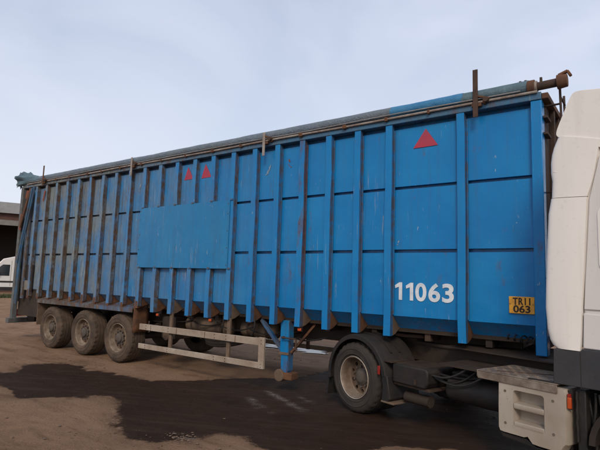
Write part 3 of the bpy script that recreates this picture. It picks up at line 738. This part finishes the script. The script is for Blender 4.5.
MB().tube([(-3.78, .4, .92), (-3.78, W_-.38, .92)], .03, 10).build('leg_cross_shaft', 'chassis', T)
MB().tube([(-3.78, .2, .86), (-3.78, .26, .86)], .02, 8).tube([(-3.5, .2, .86), (-3.5, .2, .66)], .012, 8).tube([(-3.78, .2, .86), (-3.5, .2, .86)], .012, 8).build('leg_crank', 'rust_dark', T)
# tanks, spare wheel and hoses slung under the body
def tank(x0, x1, y, z, r, mat, nm):
    n = 6; P = [(x0+.06*(1-math.cos(t*math.pi/2/n)), y, z) for t in range(0)]
    prof = [(.001, x0)]+[(r*math.sin(k*math.pi/12), x0+.07*(1-math.cos(k*math.pi/12))) for k in range(1, 7)]+[(r*math.sin(math.pi/2-k*math.pi/12), x1-.07*(1-math.sin(math.pi/2-k*math.pi/12)*0)-.0+.07*math.sin(k*math.pi/12)) for k in range(1, 6)]+[(.001, x1)]
    t = MB().lathe(prof, (0, y, z), axis='x', n=24).build(nm, mat, T, smooth=40)
    for x in (x0+.2, x1-.22): MB().lathe([(r+.004, x), (r+.008, x+.01), (r+.008, x+.04), (r+.004, x+.05)], (0, y, z), axis='x', n=24).build('tank_strap', 'rust_dark', t)
tank(-6.45, -5.25, .62, .87, .15, 'mudtan', 'air_tank'); tank(-5.05, -4.2, .66, .88, .13, 'mudtan', 'air_tank')
sp = bpy.data.objects.new('spare_wheel', None); col.objects.link(sp); sp.location = (-5.75, 1.05, .72); attach(sp, T); sp.rotation_euler.x = R(-78)
sp['label'] = 'dark spare wheel slung under the trailer behind the side guard'
tm = tyre_mesh(.49, 0, .33).build('tyre', 'tyre', smooth=30); tm.parent = sp; tm.location = (0, 0, 0)
rm = MB().lathe([(.3, .02), (.27, .02), (.25, .12), (.12, .13), (.1, .13), (.001, .13)], (0, 0, 0), n=36).build('rim', 'rust_dark', smooth=35); rm.parent = sp
tb = MB().box(-6.95, -6.55, .35, .85, .55, .98).build('valve_box', 'chassis', T, bevel=.02)
MB().tube([(-6.75, .34, .62), (-6.75, .3, .62)], .09, 20).build('valve_cover', 'mudtan', tb)
for k in range(5):
    x0 = -7.0+k*.75; P = [(x0+.12*i, .42+.03*math.sin(i*1.3+k), 1.0-.1*math.sin(math.pi*i/8)-.02*k) for i in range(9)]
    MB().tube(P, .012, 6).build('air_hose', 'rubber', T)
for k, x in enumerate((-5.02, -4.3)):
    P = [(x, .12, 1.12), (x+.02, .1, 1.0), (x-.03, .12, .88), (x-.1, .2, .82)]
    MB().tube(P, .014, 6).build('air_hose', 'rubber', T)
# marker lights
for x in (-6.73, -5.28, -3.33):
    b = MB().box(x-.032, x+.032, .035, .06, 1.01, 1.055).build('marker_light', 'amber', T, bevel=.008)
    MB().box(x-.04, x+.04, .061, .08, 1.0, 1.07).build('light_base', 'black', b)
# rear corner: post, hinges, straps, dark hole slab, under-run bar
MB().box(RX-.03, RX+.09, -.02, .1, .58, 4.04).build('rear_post', 'grey_post', T, bevel=.008)
for (x0, x1, z0, z1, m) in ((-12.36, -12.05, 3.66, 3.92, 'orange'), (-12.58, -12.42, 2.86, 3.3, 'orange'), (-11.43, -11.33, 3.55, 3.86, 'orange')):
    MB().prism([(x0, z0+.05), (x1-.05, z0), (x1, z1-.04), (x0+.06, z1)], 'y', -.034, -.022).build('rust_plate', m, T, label='orange red plate at the rear corner')
MB().bar((-12.5, -.04, 2.95), (-12.08, -.04, 3.95), .09, .03, side=(1, 0, 0)).build('hinge_bar', 'rust', T)
for (a, b, wd) in (((-11.93, -.03, 3.98), (-12.33, -.05, 2.3), .11), ((-12.33, -.05, 2.3), (-12.40, -.03, .95), .12), ((-11.99, -.05, 3.95), (-12.42, -.07, 2.0), .07)):
    MB().bar(a, b, wd, .02, side=(1, 0, 0)).build('hanging_strap', 'strap', T)
lk = MB().box(-12.18, -11.74, .035, .06, 1.30, 1.96).build('hole_dark_slab', 'black', T)  # flat black slab stands for the darkness of a window hole
MB().box(-12.12, -11.80, .02, .034, 1.32, 1.56).build('hole_pale_plate', 'shed_pale', lk)  # pale patch showing in the hole
MB().box(-12.2, -12.1, -.012, .034, 1.1, 3.9).build('rear_rib', 'blue_side', T, bevel=.005)
MB().box(-12.5, -11.32, .1, .16, .66, 1.32).build('rear_cavity_shade', 'chassis', T)  # dark sheet put in for the shaded cavity under the rear
MB().box(-12.95, -12.8, .02, W_-.02, .42, .55).build('underrun_bar', 'grey_post', T, bevel=.01)
for y in (.5, W_-.6): MB().box(-12.8, -12.4, y, y+.1, .46, .86).build('underrun_arm', 'chassis', T)
MB().box(-12.84, -12.79, .1, .5, .6, .78).build('tail_lamp', 'redlens', T, bevel=.01)

# ================================================================ TRACTOR UNIT
ANG = R(-18.5); W0 = (-2.275, -.059, 0)
K = root('tractor_unit', 'white articulated lorry tractor unit with dark grey trim, cut off at right', 'lorry', loc=W0, base=(1.9, 1.22, 0), rz=ANG)
K['group'] = 'tractor'; del K['group']
TW = 2.44
wheel(K, -.045, 0, .472, .476, .29, 'tyre', 'dish'); wheel(K, -.045, .33, .472, .476, .27, 'tyre', 'hub', rimmat='rim_mud')
wheel(K, 0, TW, .485, .49, .29, 'tyre', 'dish', sign=-1); wheel(K, 0, TW-.33, .485, .49, .27, 'tyre', 'hub', sign=-1, rimmat='rim_mud')
wheel(K, 3.85, .02, .49, .5, .3, 'tyre', 'hub'); wheel(K, 3.85, TW-.02, .49, .5, .3, 'tyre', 'hub', sign=-1)
MB().tube([(0, .5, .485), (0, TW-.5, .485)], .11, 16).lathe([(.001, -.2), (.2, -.1), (.22, 0), (.2, .1), (.001, .2)], (0, TW/2, .485), n=20).build('drive_axle', 'chassis', K, smooth=40)
MB().tube([(3.85, .2, .47), (3.85, TW-.2, .47)], .06, 12).build('steer_axle', 'chassis', K)
for y in (.82, TW-.9):
    MB().box(-.9, 4.6, y, y+.08, .72, .76).box(-.9, 4.6, y+.03, y+.045, .76, .94).box(-.9, 4.6, y, y+.08, .94, .975).build('chassis_rail', 'chassis', K)
for x in (-.85, .6, 1.6, 2.5): MB().box(x-.05, x+.05, .9, TW-.9, .78, .92).build('cross_member', 'chassis', K)
# fifth wheel
fwl = MB().prism([(-.15, .95), (-.32, .7), (-.2, .62), (.3, .62), (.55, .75), (.62, 1.22), (.55, 1.7), (.3, TW-.62), (-.2, TW-.62), (-.32, TW-.7), (-.15, TW-.95), (.12, 1.22)], 'z', 1.03, 1.075).build('fifth_wheel', 'rust_dark', K, bevel=.01)
MB().box(-.1, .4, .78, TW-.78, .975, 1.03).build('fifth_wheel_mount', 'chassis', fwl)
# mudguards over the drive wheels
def arc_guard(y0, y1, a0, a1, R_, zc=.47, nm='mudguard', mat='black', n=26, lip=1):
    mb = MB(); vs = []
    prof = [(R_, y0), (R_+.012, y0-.004), (R_+.012, y1), (R_, y1), (R_-.03, y0+.005), (R_-.03, y0-.006)]
    prof = [(R_-.045, y0-.006), (R_+.006, y0-.006), (R_+.02, y0+.02), (R_+.02, y1), (R_, y1), (R_, y0+.012), (R_-.045, y0+.008)]
    k = len(prof)
    for i in range(n+1):
        a = a0+(a1-a0)*i/n
        for r, y in prof: vs.append((math.cos(a)*r, y, zc+math.sin(a)*r))
    fs = [(i*k+j, i*k+(j+1) % k, (i+1)*k+(j+1) % k, (i+1)*k+j) for i in range(n) for j in range(k)]
    fs += [tuple(range(k))[::-1], tuple(range(n*k, (n+1)*k))]
    return mb.add(vs, fs).build(nm, mat, K, smooth=40)
for y0, y1 in ((-.01, .6), (TW-.6, TW+.01)):
    mg = arc_guard(y0, y1, R(12), R(188), .575)
    near_ = y0 < 1
    MB().prism([(-.60, .46), (-.57, .46), (-.62, .14), (-.65, .14)], 'y', y0+.02, y1-.02).build('rear_flap', 'rubber', mg)
    MB().prism([(.50, .60), (.60, .60), (.66, .32), (.60, .27), (.5, .27), (.52, .45)], 'y', y0, y1-.05).build('front_skirt', 'black', mg, bevel=.012)
    MB().box(.5, .72, y0-.004, y0+.3, .262, .285).build('skirt_lip', 'mudtan', mg, bevel=.005)
    for a in (.22, .38):
        mb = MB(); 
        for i in range(7):
            t = R(40+i*8); t2 = R(48+i*8)
            mb.bar((math.cos(t)*.605, y0+a, .47+math.sin(t)*.605), (math.cos(t2)*.605, y0+a, .47+math.sin(t2)*.605), .035, .012)
        mb.build('guard_rib', 'black', mg)
    MB().box(.44, .66, y0+.03, y0+.33, .77, .79).build('guard_bracket', 'deckmud', mg)
    if near_: MB().box(.45, .49, y0-.022, y0-.008, .6, .71).build('side_reflector', 'redlens', mg, bevel=.004)
# black box behind the wheel, tanks, hoses
bxx = MB().prism([(.63, .53), (1.15, .53), (1.2, .6), (1.2, .735), (1.16, .765), (.63, .765)], 'y', .06, .58).build('storage_box', 'black', K, bevel=.018)
MB().box(.66, 1.14, .09, .56, .7655, .772).build('mud_layer', 'deckmud', bxx)
MB().box(1.0, 1.03, .045, .062, .56, .62).build('catch', 'deckmud', bxx)
MB().box(.62, 1.2, .1, .55, .5, .528).build('box_shelf', 'rust_dark', bxx)
MB().tube([(.75, .2, .36), (1.12, .22, .36)], .07, 14).build('silencer_pipe', 'deckmud', K)
MB().tube([(1.3, .42, .55), (2.05, .42, .55)], .15, 18).build('air_reservoir', 'black', K, smooth=40)
MB().box(1.2, 1.95, .5, .8, .5, .72).build('battery_carrier', 'black', K, bevel=.02)
for k in range(5):
    y = .14+.05*k; xe = 1.62+.09*((k*3) % 5); P = []
    for i in range(13):
        t = i/12; P.append((1.19+(xe-1.19)*t, y+.1*t, .70-.03*(k % 3)+(.13+.03*(k % 3))*t-(.06+.03*((k*2) % 3))*math.sin(t*math.pi)))
    MB().tube(P, .013, 7).build('hose', 'rubber', K)
# coiled air lines between cab and trailer
for k, cm in enumerate(('rubber', 'redlens', 'rubber')):
    P = []
    for i in range(120):
        t = i/119; a = t*2*math.pi*14
        P.append((2.55-1.1*t, .95+.18*k+.045*math.cos(a), 1.28+.045*math.sin(a)-.12*math.sin(math.pi*t)))
    MB().tube(P, .008, 5).build('coiled_air_line', cm, K)
# catwalk deck
MB().box(1.0, 2.66, .62, TW-.62, .985, 1.0).build('deck', 'deckmud', K)
MB().box(1.25, 1.93, .2, .8, .83, .85).build('deck_side', 'deckmud', K)
dp = MB().box(1.94, 2.78, -.02, .66, .888, .9).box(1.94, 2.78, -.024, -.012, .815, .887).box(1.928, 1.939, -.02, .64, .83, .9).build('step_plate', 'alloy', K, bevel=.004)
for i in range(14):
    for j in range(9):
        x, y = 1.98+i*.056, .04+j*.066
        if (i+j) % 2 == 0: continue
        MB().bar((x-.014, y-.01, .9015), (x+.014, y+.01, .9015), .008, .003, side=(0, 0, 1)).build('tread_stud', 'alloy', dp)
MB().bar((2.1, .08, .903), (2.66, .52, .903), .02, .006).build('rubbed_strip', 'rust_dark', dp)
MB().bar((2.5, -.01, .906), (2.92, .04, .906), .03, .01).build('rubber_seal', 'rubber', dp)
# white step panel
def rrect(x0, x1, z0, z1, r, n=4):
    P = []
    for cx, cz, a in ((x1-r, z1-r, 0), (x0+r, z1-r, 90), (x0+r, z0+r, 180), (x1-r, z0+r, 270)):
        for i in range(n+1): t = R(a+90*i/n); P.append((cx+r*math.cos(t), cz+r*math.sin(t)))
    return P
outer = [(2.83, .345), (2.855, .37), (2.86, .6), (2.86, .83), (2.845, .865), (2.7, .872), (2.45, .872), (2.24, .872), (2.195, .862), (2.17, .825), (2.165, .6), (2.165, .37), (2.18, .335), (2.22, .33), (2.44, .33), (2.48, .345), (2.53, .29), (2.6, .285), (2.72, .285), (2.8, .29)]
x0, x1, z0, z1 = 2.335, 2.65, .415, .765
inner = rrect(x0, x1, z0, z1, .03)
# ring between outline and recess: outer points matched by angle about the recess centre
cxm, czm = (x0+x1)/2, (z0+z1)/2
NP = 48
def hit(poly, a):
    d = Vector((math.cos(a), math.sin(a))); best = None
    for i in range(len(poly)):
        p, q2 = Vector(poly[i]), Vector(poly[(i+1) % len(poly)]); e = q2-p
        den = d.x*e.y-d.y*e.x
        if abs(den) < 1e-9: continue
        w_ = p-Vector((cxm, czm)); t = (w_.x*e.y-w_.y*e.x)/den; u = (w_.x*d.y-w_.y*d.x)/den
        if t > 0 and -1e-6 <= u <= 1+1e-6 and (best is None or t > best): best = t
    return Vector((cxm, czm))+d*best
angs = sorted(set([math.atan2(p[1]-czm, p[0]-cxm) for p in outer]+[math.atan2(p[1]-czm, p[0]-cxm) for p in inner]))
vs = []; NA = len(angs)
for a in angs: p = hit(outer, a); vs.append((p.x, .02, p.y))
for a in angs: p = hit(outer, a); c_ = Vector((cxm, czm)); p2 = c_+(p-c_)*.965; vs.append((p2.x, -.012, p2.y))
for a in angs: p = hit(inner, a); vs.append((p.x, -.012, p.y))
for a in angs: p = hit(inner, a); c_ = Vector((cxm, czm)); p2 = c_+(p-c_)*.96; vs.append((p2.x, .1, p2.y))
for a in angs: p = hit(outer, a); vs.append((p.x, .3, p.y))
fs = []
for k in range(NA):
    k2 = (k+1) % NA
    for a_, b_ in ((0, 1), (1, 2), (2, 3), (0, 4)): fs.append((a_*NA+k, a_*NA+k2, b_*NA+k2, b_*NA+k))
fs.append(tuple(3*NA+k for k in range(NA)))
sp_ = MB().add(vs, fs).build('step_panel', 'step_white', K, smooth=30)
for z in (.41, .585):
    MB().prism([(-.006, z), (-.014, z+.02), (-.01, z+.052), (.1, z+.062), (.1, z)], 'x', 2.34, 2.645).build('step_tread', 'step_white', sp_, bevel=.005)
for x, z in ((2.25, .74), (2.25, .43), (2.735, .74), (2.735, .44)):
    MB().tube([(x, -.016, z), (x, -.011, z)], .013, 10).build('panel_screw', 'screw', sp_)
MB().box(2.2, 2.84, .12, .62, .3, .86).build('panel_backing', 'black', sp_)
MB().prism([(2.18, .322), (2.45, .322), (2.5, .30), (2.55, .272), (2.8, .272), (2.8, .24), (2.2, .285)], 'y', .01, .5).build('lower_valance', 'black', sp_, bevel=.006)
am = MB().box(2.862, 2.895, -.01, .02, .70, .80).build('amber_marker', 'amber', K, bevel=.006); MB().box(2.858, 2.9, .021, .03, .69, .86).build('marker_base', 'black', am)
MB().box(2.865, 2.89, -.006, .018, .802, .83).build('marker_cap', 'redlens', am)
# front wheel arch and things hanging in it
arc = MB(); vs = []; n = 22
for i in range(n+1):
    a = R(5+175*i/n)
    for r, y in ((.62, .03), (.66, .02), (.66, .5), (.62, .5)): vs.append((3.85+math.cos(a)*r*1.25, y, .42+math.sin(a)*r*.86))
arc.add(vs, [(i*4+j, i*4+(j+1) % 4, (i+1)*4+(j+1) % 4, (i+1)*4+j) for i in range(n) for j in range(4)]).build('wheel_arch', 'black', K, smooth=40)
MB().box(2.92, 3.0, .05, .55, .25, .88).build('arch_liner', 'rubber', K, bevel=.01)
for k in range(4):
    P = [(2.93+.06*k+.025*mnoise.noise(Vector((i*.5, k*3.3, 1)))+.01*i*(k % 2), .04+.03*((k*7) % 4), .86-(.055+.012*((k*3) % 4))*i) for i in range(9)]
    MB().tube(P, .012, 6).build('hanging_hose', 'rubber', K)
# cab
def slab(name, poly, y0, y1, mat, bevel, parent=K, seg=3, **k): return MB().prism(poly, 'y', y0, y1).build(name, mat, parent, bevel=bevel, seg=seg, **k)
def chaikin(P, it=2, cut=.014):
    for _ in range(it):
        Q = []
        for i in range(len(P)):
            a, b = P[i], P[(i+1) % len(P)]
            L_ = math.hypot(b[0]-a[0], b[1]-a[1]); t = min(.25, cut/max(L_, 1e-6))
            Q += [(a[0]+(b[0]-a[0])*t, a[1]+(b[1]-a[1])*t), (b[0]+(a[0]-b[0])*t, b[1]+(a[1]-b[1])*t)]
        P = Q
    return P
def fairing(name, rear, front, far, dy=0.0):
    # one curved panel: rolled rear edge, gently crowned skin, returned seam edges
    prof = [(0.012, .15), (0.0, .1), (0.0, .07), (.006, .04), (.02, .018), (.04, .006), (.065, 0)]
    n = 12; mb = MB(); vs = []
    for i, (r_, f_) in enumerate(zip(rear, front)):
        L_ = f_[0]-r_[0]; pts = [(ds, y) for ds, y in prof]
        pts += [(.065+(L_-.065)*k/n, -.008*math.sin(math.pi*k/n)) for k in range(1, n+1)]+[(L_, .035)]
        for ds, y in pts:
            t = min(1, max(0, ds/L_)); y = y+dy; vs.append((r_[0]+ds, (TW-y) if far else y, r_[1]+(f_[1]-r_[1])*t))
    m = len(vs)//len(rear); rows_ = len(rear)
    fs = [(i*m+j, i*m+j+1, (i+1)*m+j+1, (i+1)*m+j) for i in range(rows_-1) for j in range(m-1)]
    for i in (0, rows_-1):
        o0 = len(vs)
        for j in range(m):
            p = vs[i*m+j]; vs.append((p[0], p[1]+(-.035 if far else .035), p[2]))
        fs += [(i*m+j, i*m+j+1, o0+j+1, o0+j) for j in range(m-1)]
    return mb.add(vs, fs).build(name, 'cab', K, smooth=50)
cabpoly = [(3.0, 1.24), (4.75, 1.24), (4.86, 1.5), (4.86, 1.95), (4.62, 3.05), (4.5, 3.14), (3.02, 3.12)]
cab = slab('cab_body', cabpoly, .035, TW-.035, 'cab_door', .03)
slab('cab_rear_wall', [(2.82, 1.26), (3.02, 1.26), (3.1, 3.1), (2.9, 3.1)], .05, TW-.05, 'cab', .02)
lower = [(2.735, 2.645), (2.705, 2.5), (2.675, 2.05), (2.655, 1.6), (2.668, 1.4), (2.70, 1.28), (2.75, 1.228), (2.985, 1.225), (3.0, 1.4), (3.012, 1.62), (3.085, 2.62)]
upper = [(2.815, 3.235), (2.765, 3.13), (2.738, 3.0), (2.735, 2.9), (2.752, 2.83), (2.742, 2.75), (2.738, 2.652), (3.088, 2.627), (3.15, 2.8), (3.19, 3.02), (3.2, 3.1)]
for y0, y1, s_ in ((.0, .07, 1), (TW-.07, TW, -1)):
    fl = fairing('side_fairing', [(2.752, 1.226), (2.715, 1.255), (2.69, 1.30), (2.668, 1.4), (2.655, 1.6), (2.662, 1.8), (2.675, 2.05), (2.69, 2.28), (2.705, 2.5), (2.735, 2.648)],
                 [(2.985, 1.226), (2.988, 1.255), (2.992, 1.3), (3.0, 1.4), (3.012, 1.62), (3.027, 1.82), (3.045, 2.05), (3.062, 2.28), (3.078, 2.5), (3.085, 2.626)], s_ < 0)
    fairing('upper_fairing', [(2.738, 2.654), (2.744, 2.75), (2.748, 2.82), (2.737, 2.9), (2.738, 3.0), (2.75, 3.08), (2.77, 3.15), (2.82, 3.26)],
            [(3.088, 2.632), (3.12, 2.72), (3.14, 2.79), (3.162, 2.88), (3.178, 2.96), (3.19, 3.02), (3.2, 3.08), (3.22, 3.14)], s_ < 0, dy=.006)
    MB().box(2.78, 3.0, min(y0, y1)+.02 if s_ > 0 else y0-.2, y1+.2 if s_ > 0 else y1-.02, 1.6, 1.64).build('fairing_stay', 'rust_dark', fl)
    MB().prism([(2.79, 2.905), (3.13, 2.79), (3.13, 2.797), (2.79, 2.912)], 'y', (y0+.004 if s_ > 0 else y1-.012), (y0+.016 if s_ > 0 else y1+.008)).build('fairing_seam', 'cab', fl)
# door with pressed panel, window and handle
dr = MB().prism([(3.022, 1.6), (4.5, 1.6), (4.5, 2.0), (4.32, 2.95), (3.2, 3.0), (3.1, 2.61)], 'y', .02, .034).build('door', 'cab_door', K, bevel=.006)
MB().prism(rrect(3.165, 3.9, 1.95, 2.52, .06), 'y', .012, .0195).build('door_pressing', 'cab', dr, bevel=.005)
MB().prism([(3.95, 2.05), (4.45, 2.05), (4.3, 2.85), (3.95, 2.85)], 'y', .014, .0195).build('door_window', 'glass', dr)
MB().box(3.3, 3.48, .0, .02, 1.8, 1.84).build('door_handle', 'black', dr, bevel=.006)
MB().prism([(3.02, 1.57), (4.7, 1.50), (4.7, 1.25), (3.005, 1.25)], 'y', .012, .034).build('sill_panel', 'cab_door', K, bevel=.012)
slab('lower_trim', [(2.745, 1.222), (2.99, 1.222), (3.0, 1.247), (4.3, 1.247), (4.3, .93), (2.735, .9)], .0, .06, 'cab_grey', .008)
slab('lower_trim', [(2.745, 1.222), (2.99, 1.222), (3.0, 1.247), (4.3, 1.247), (4.3, .93), (2.735, .9)], TW-.06, TW, 'cab_grey', .008)
MB().box(2.985, 2.991, -.0015, .002, .9, 1.215).build('trim_joint', 'ink', K)
slab('windscreen', [(4.80, 2.1), (4.88, 2.1), (4.67, 2.98), (4.61, 2.98)], .15, TW-.15, 'glass', .01)
gr = slab('grille', [(4.86, 1.25), (4.9, 1.25), (4.9, 1.95), (4.86, 1.95)], .35, TW-.35, 'black', .01)
for i in range(5): MB().box(4.9, 4.92, .4, TW-.4, 1.32+i*.12, 1.36+i*.12).build('grille_bar', 'cab', gr)
bp = slab('bumper', [(4.4, .4), (4.95, .35), (5.0, .7), (4.93, 1.22), (4.4, 1.22)], .0, TW, 'cab', .03)
for y in (.12, TW-.45): MB().box(4.965, 5.0, y, y+.33, .72, .9).build('headlight', 'glass', bp, bevel=.01)
roofp = [(2.795, 3.255), (2.965, 3.62), (3.0, 3.652), (3.06, 3.65), (3.4, 3.58), (4.0, 3.4), (4.45, 3.2), (3.9, 3.14), (3.24, 3.05)]
rf = slab('roof_fairing', chaikin(roofp, 3, .04), .012, TW-.012, 'cab', .05, seg=5)

# ================================================================ BACKGROUND
RV = Vector((.39, .92, 0)).normalized(); RZ = math.atan2(RV.y, RV.x)
# van: local x runs from nose to tail, near side at y=0, far side at y=-2
vloc = Vector((-35.7, 9.3, 0))-RV*1.75
V = root('white_van', 'white high-roofed van parked before the shed, at far left', 'van', loc=vloc, base=(2.8, 1, 0), rz=RZ)
side = [(0, .5), (0, .95), (.25, 1.15), (.95, 1.35), (1.55, 2.15), (1.95, 2.62), (2.6, 2.8), (5.6, 2.8), (5.75, 2.5), (5.75, .5)]
MB().prism(side, 'y', .0, 2.0).build('body', 'van', V, bevel=.05, seg=3)
MB().prism([(1.35, 1.45), (2.38, 1.45), (2.38, 2.22), (1.95, 2.22), (1.72, 2.0)], 'y', -.012, -.002).build('door_window', 'glass', V)
MB().prism([(1.05, 1.45), (1.27, 1.45), (1.6, 2.02)], 'y', -.012, -.002).build('quarter_window', 'glass', V)
MB().box(.2, 5.6, -.015, -.002, .98, 1.1).build('side_trim', 'black', V)
MB().box(.1, 5.7, -.02, 1.9, .42, .68).build('sill', 'black', V)
for x in (1.0, 4.5): wheel(V, x, .02, .35, .345, .22, 'tyre', 'hub')
mi = MB().box(1.45, 1.72, -.25, -.05, 1.5, 1.82).build('mirror', 'black', V, bevel=.03)
MB().box(2.46, 2.476, -.006, -.001, .75, 2.5).build('door_gap', 'ink', V)
MB().box(1.93, 1.955, 0, 2, 2.3, 2.31).build('windscreen_trim', 'black', V)
# shed
sloc = Vector((-43.0, 12.6, 0))
S = root('open_shed', 'dark open-fronted farm shed with grey roof edge and pale gutter, at left', 'shed', loc=sloc, base=(0, 4, 0), rz=RZ)
X0, X1 = -16, 9
rp_ = MB()
ns = 100
for i in range(ns):
    xa = X0-.4+(X1-X0+.8)*i/ns; xb = X0-.4+(X1-X0+.8)*(i+1)/ns; xm = (xa+xb)/2
    for (pa, ha, pb, hb) in ((xa, 0, xm, .05), (xm, .05, xb, 0)):
        rp_.add([(pa, -.6, 6.65+ha), (pb, -.6, 6.65+hb), (pb, 7, 8.3+hb), (pa, 7, 8.3+ha)], [(0, 1, 2, 3)])
rp_.build('roof', 'shed_roof', S, smooth=0)
MB().box(X0-.4, X1+.4, -.64, -.61, 6.55, 7.45).build('roof_edge', 'shed_roof', S)
MB().box(X0-.3, X1+.3, -.3, -.1, 6.0, 6.55).build('eaves_beam', 'shed_beam', S)
MB().box(X0-.4, X1+.4, -.55, -.35, 5.55, 5.98).build('gutter', 'shed_pale', S)
MB().box(X0, X1, 7, 7.2, 0, 8.2).build('back_wall', 'shed_dark', S)
for x in (X0, X1-.2): MB().prism([(-.1, 0), (7, 0), (7, 8.2), (-.1, 6.6)], 'x', x, x+.2).build('end_wall', 'shed_dark', S)
for k in range(6): x = X0+.2+k*4.9; MB().box(x, x+.25, -.1, .15, 0, 6).build('stanchion', 'shed_beam', S)
MB().box(X0, X1, .2, .4, 0, 2.0).build('front_dwarf_wall', 'brick', S)
# grass verge at the van's feet
mb = MB(); 
for i in range(2600):
    a = rng.uniform(-9, 7); b = rng.uniform(-1.9, -.9); p = Vector((-35.7, 9.3, 0))+RV*a+Vector((-RV.y, RV.x, 0))*b
    h = rng.uniform(.12, .36); dx, dy = rng.normal(0, .1, 2); wd = .03
    mb.add([(p.x-RV.x*wd, p.y-RV.y*wd, 0), (p.x+RV.x*wd, p.y+RV.y*wd, 0), (p.x+dx, p.y+dy, h)], [(0, 1, 2)])
gv = mb.build('grass_verge', 'grass', smooth=0); gv['kind'] = 'stuff'; gv['label'] = 'strip of rough green grass before the white van'; gv['category'] = 'grass'
for o in list(bpy.data.objects):
    if 'width' in o.keys(): del o['width']
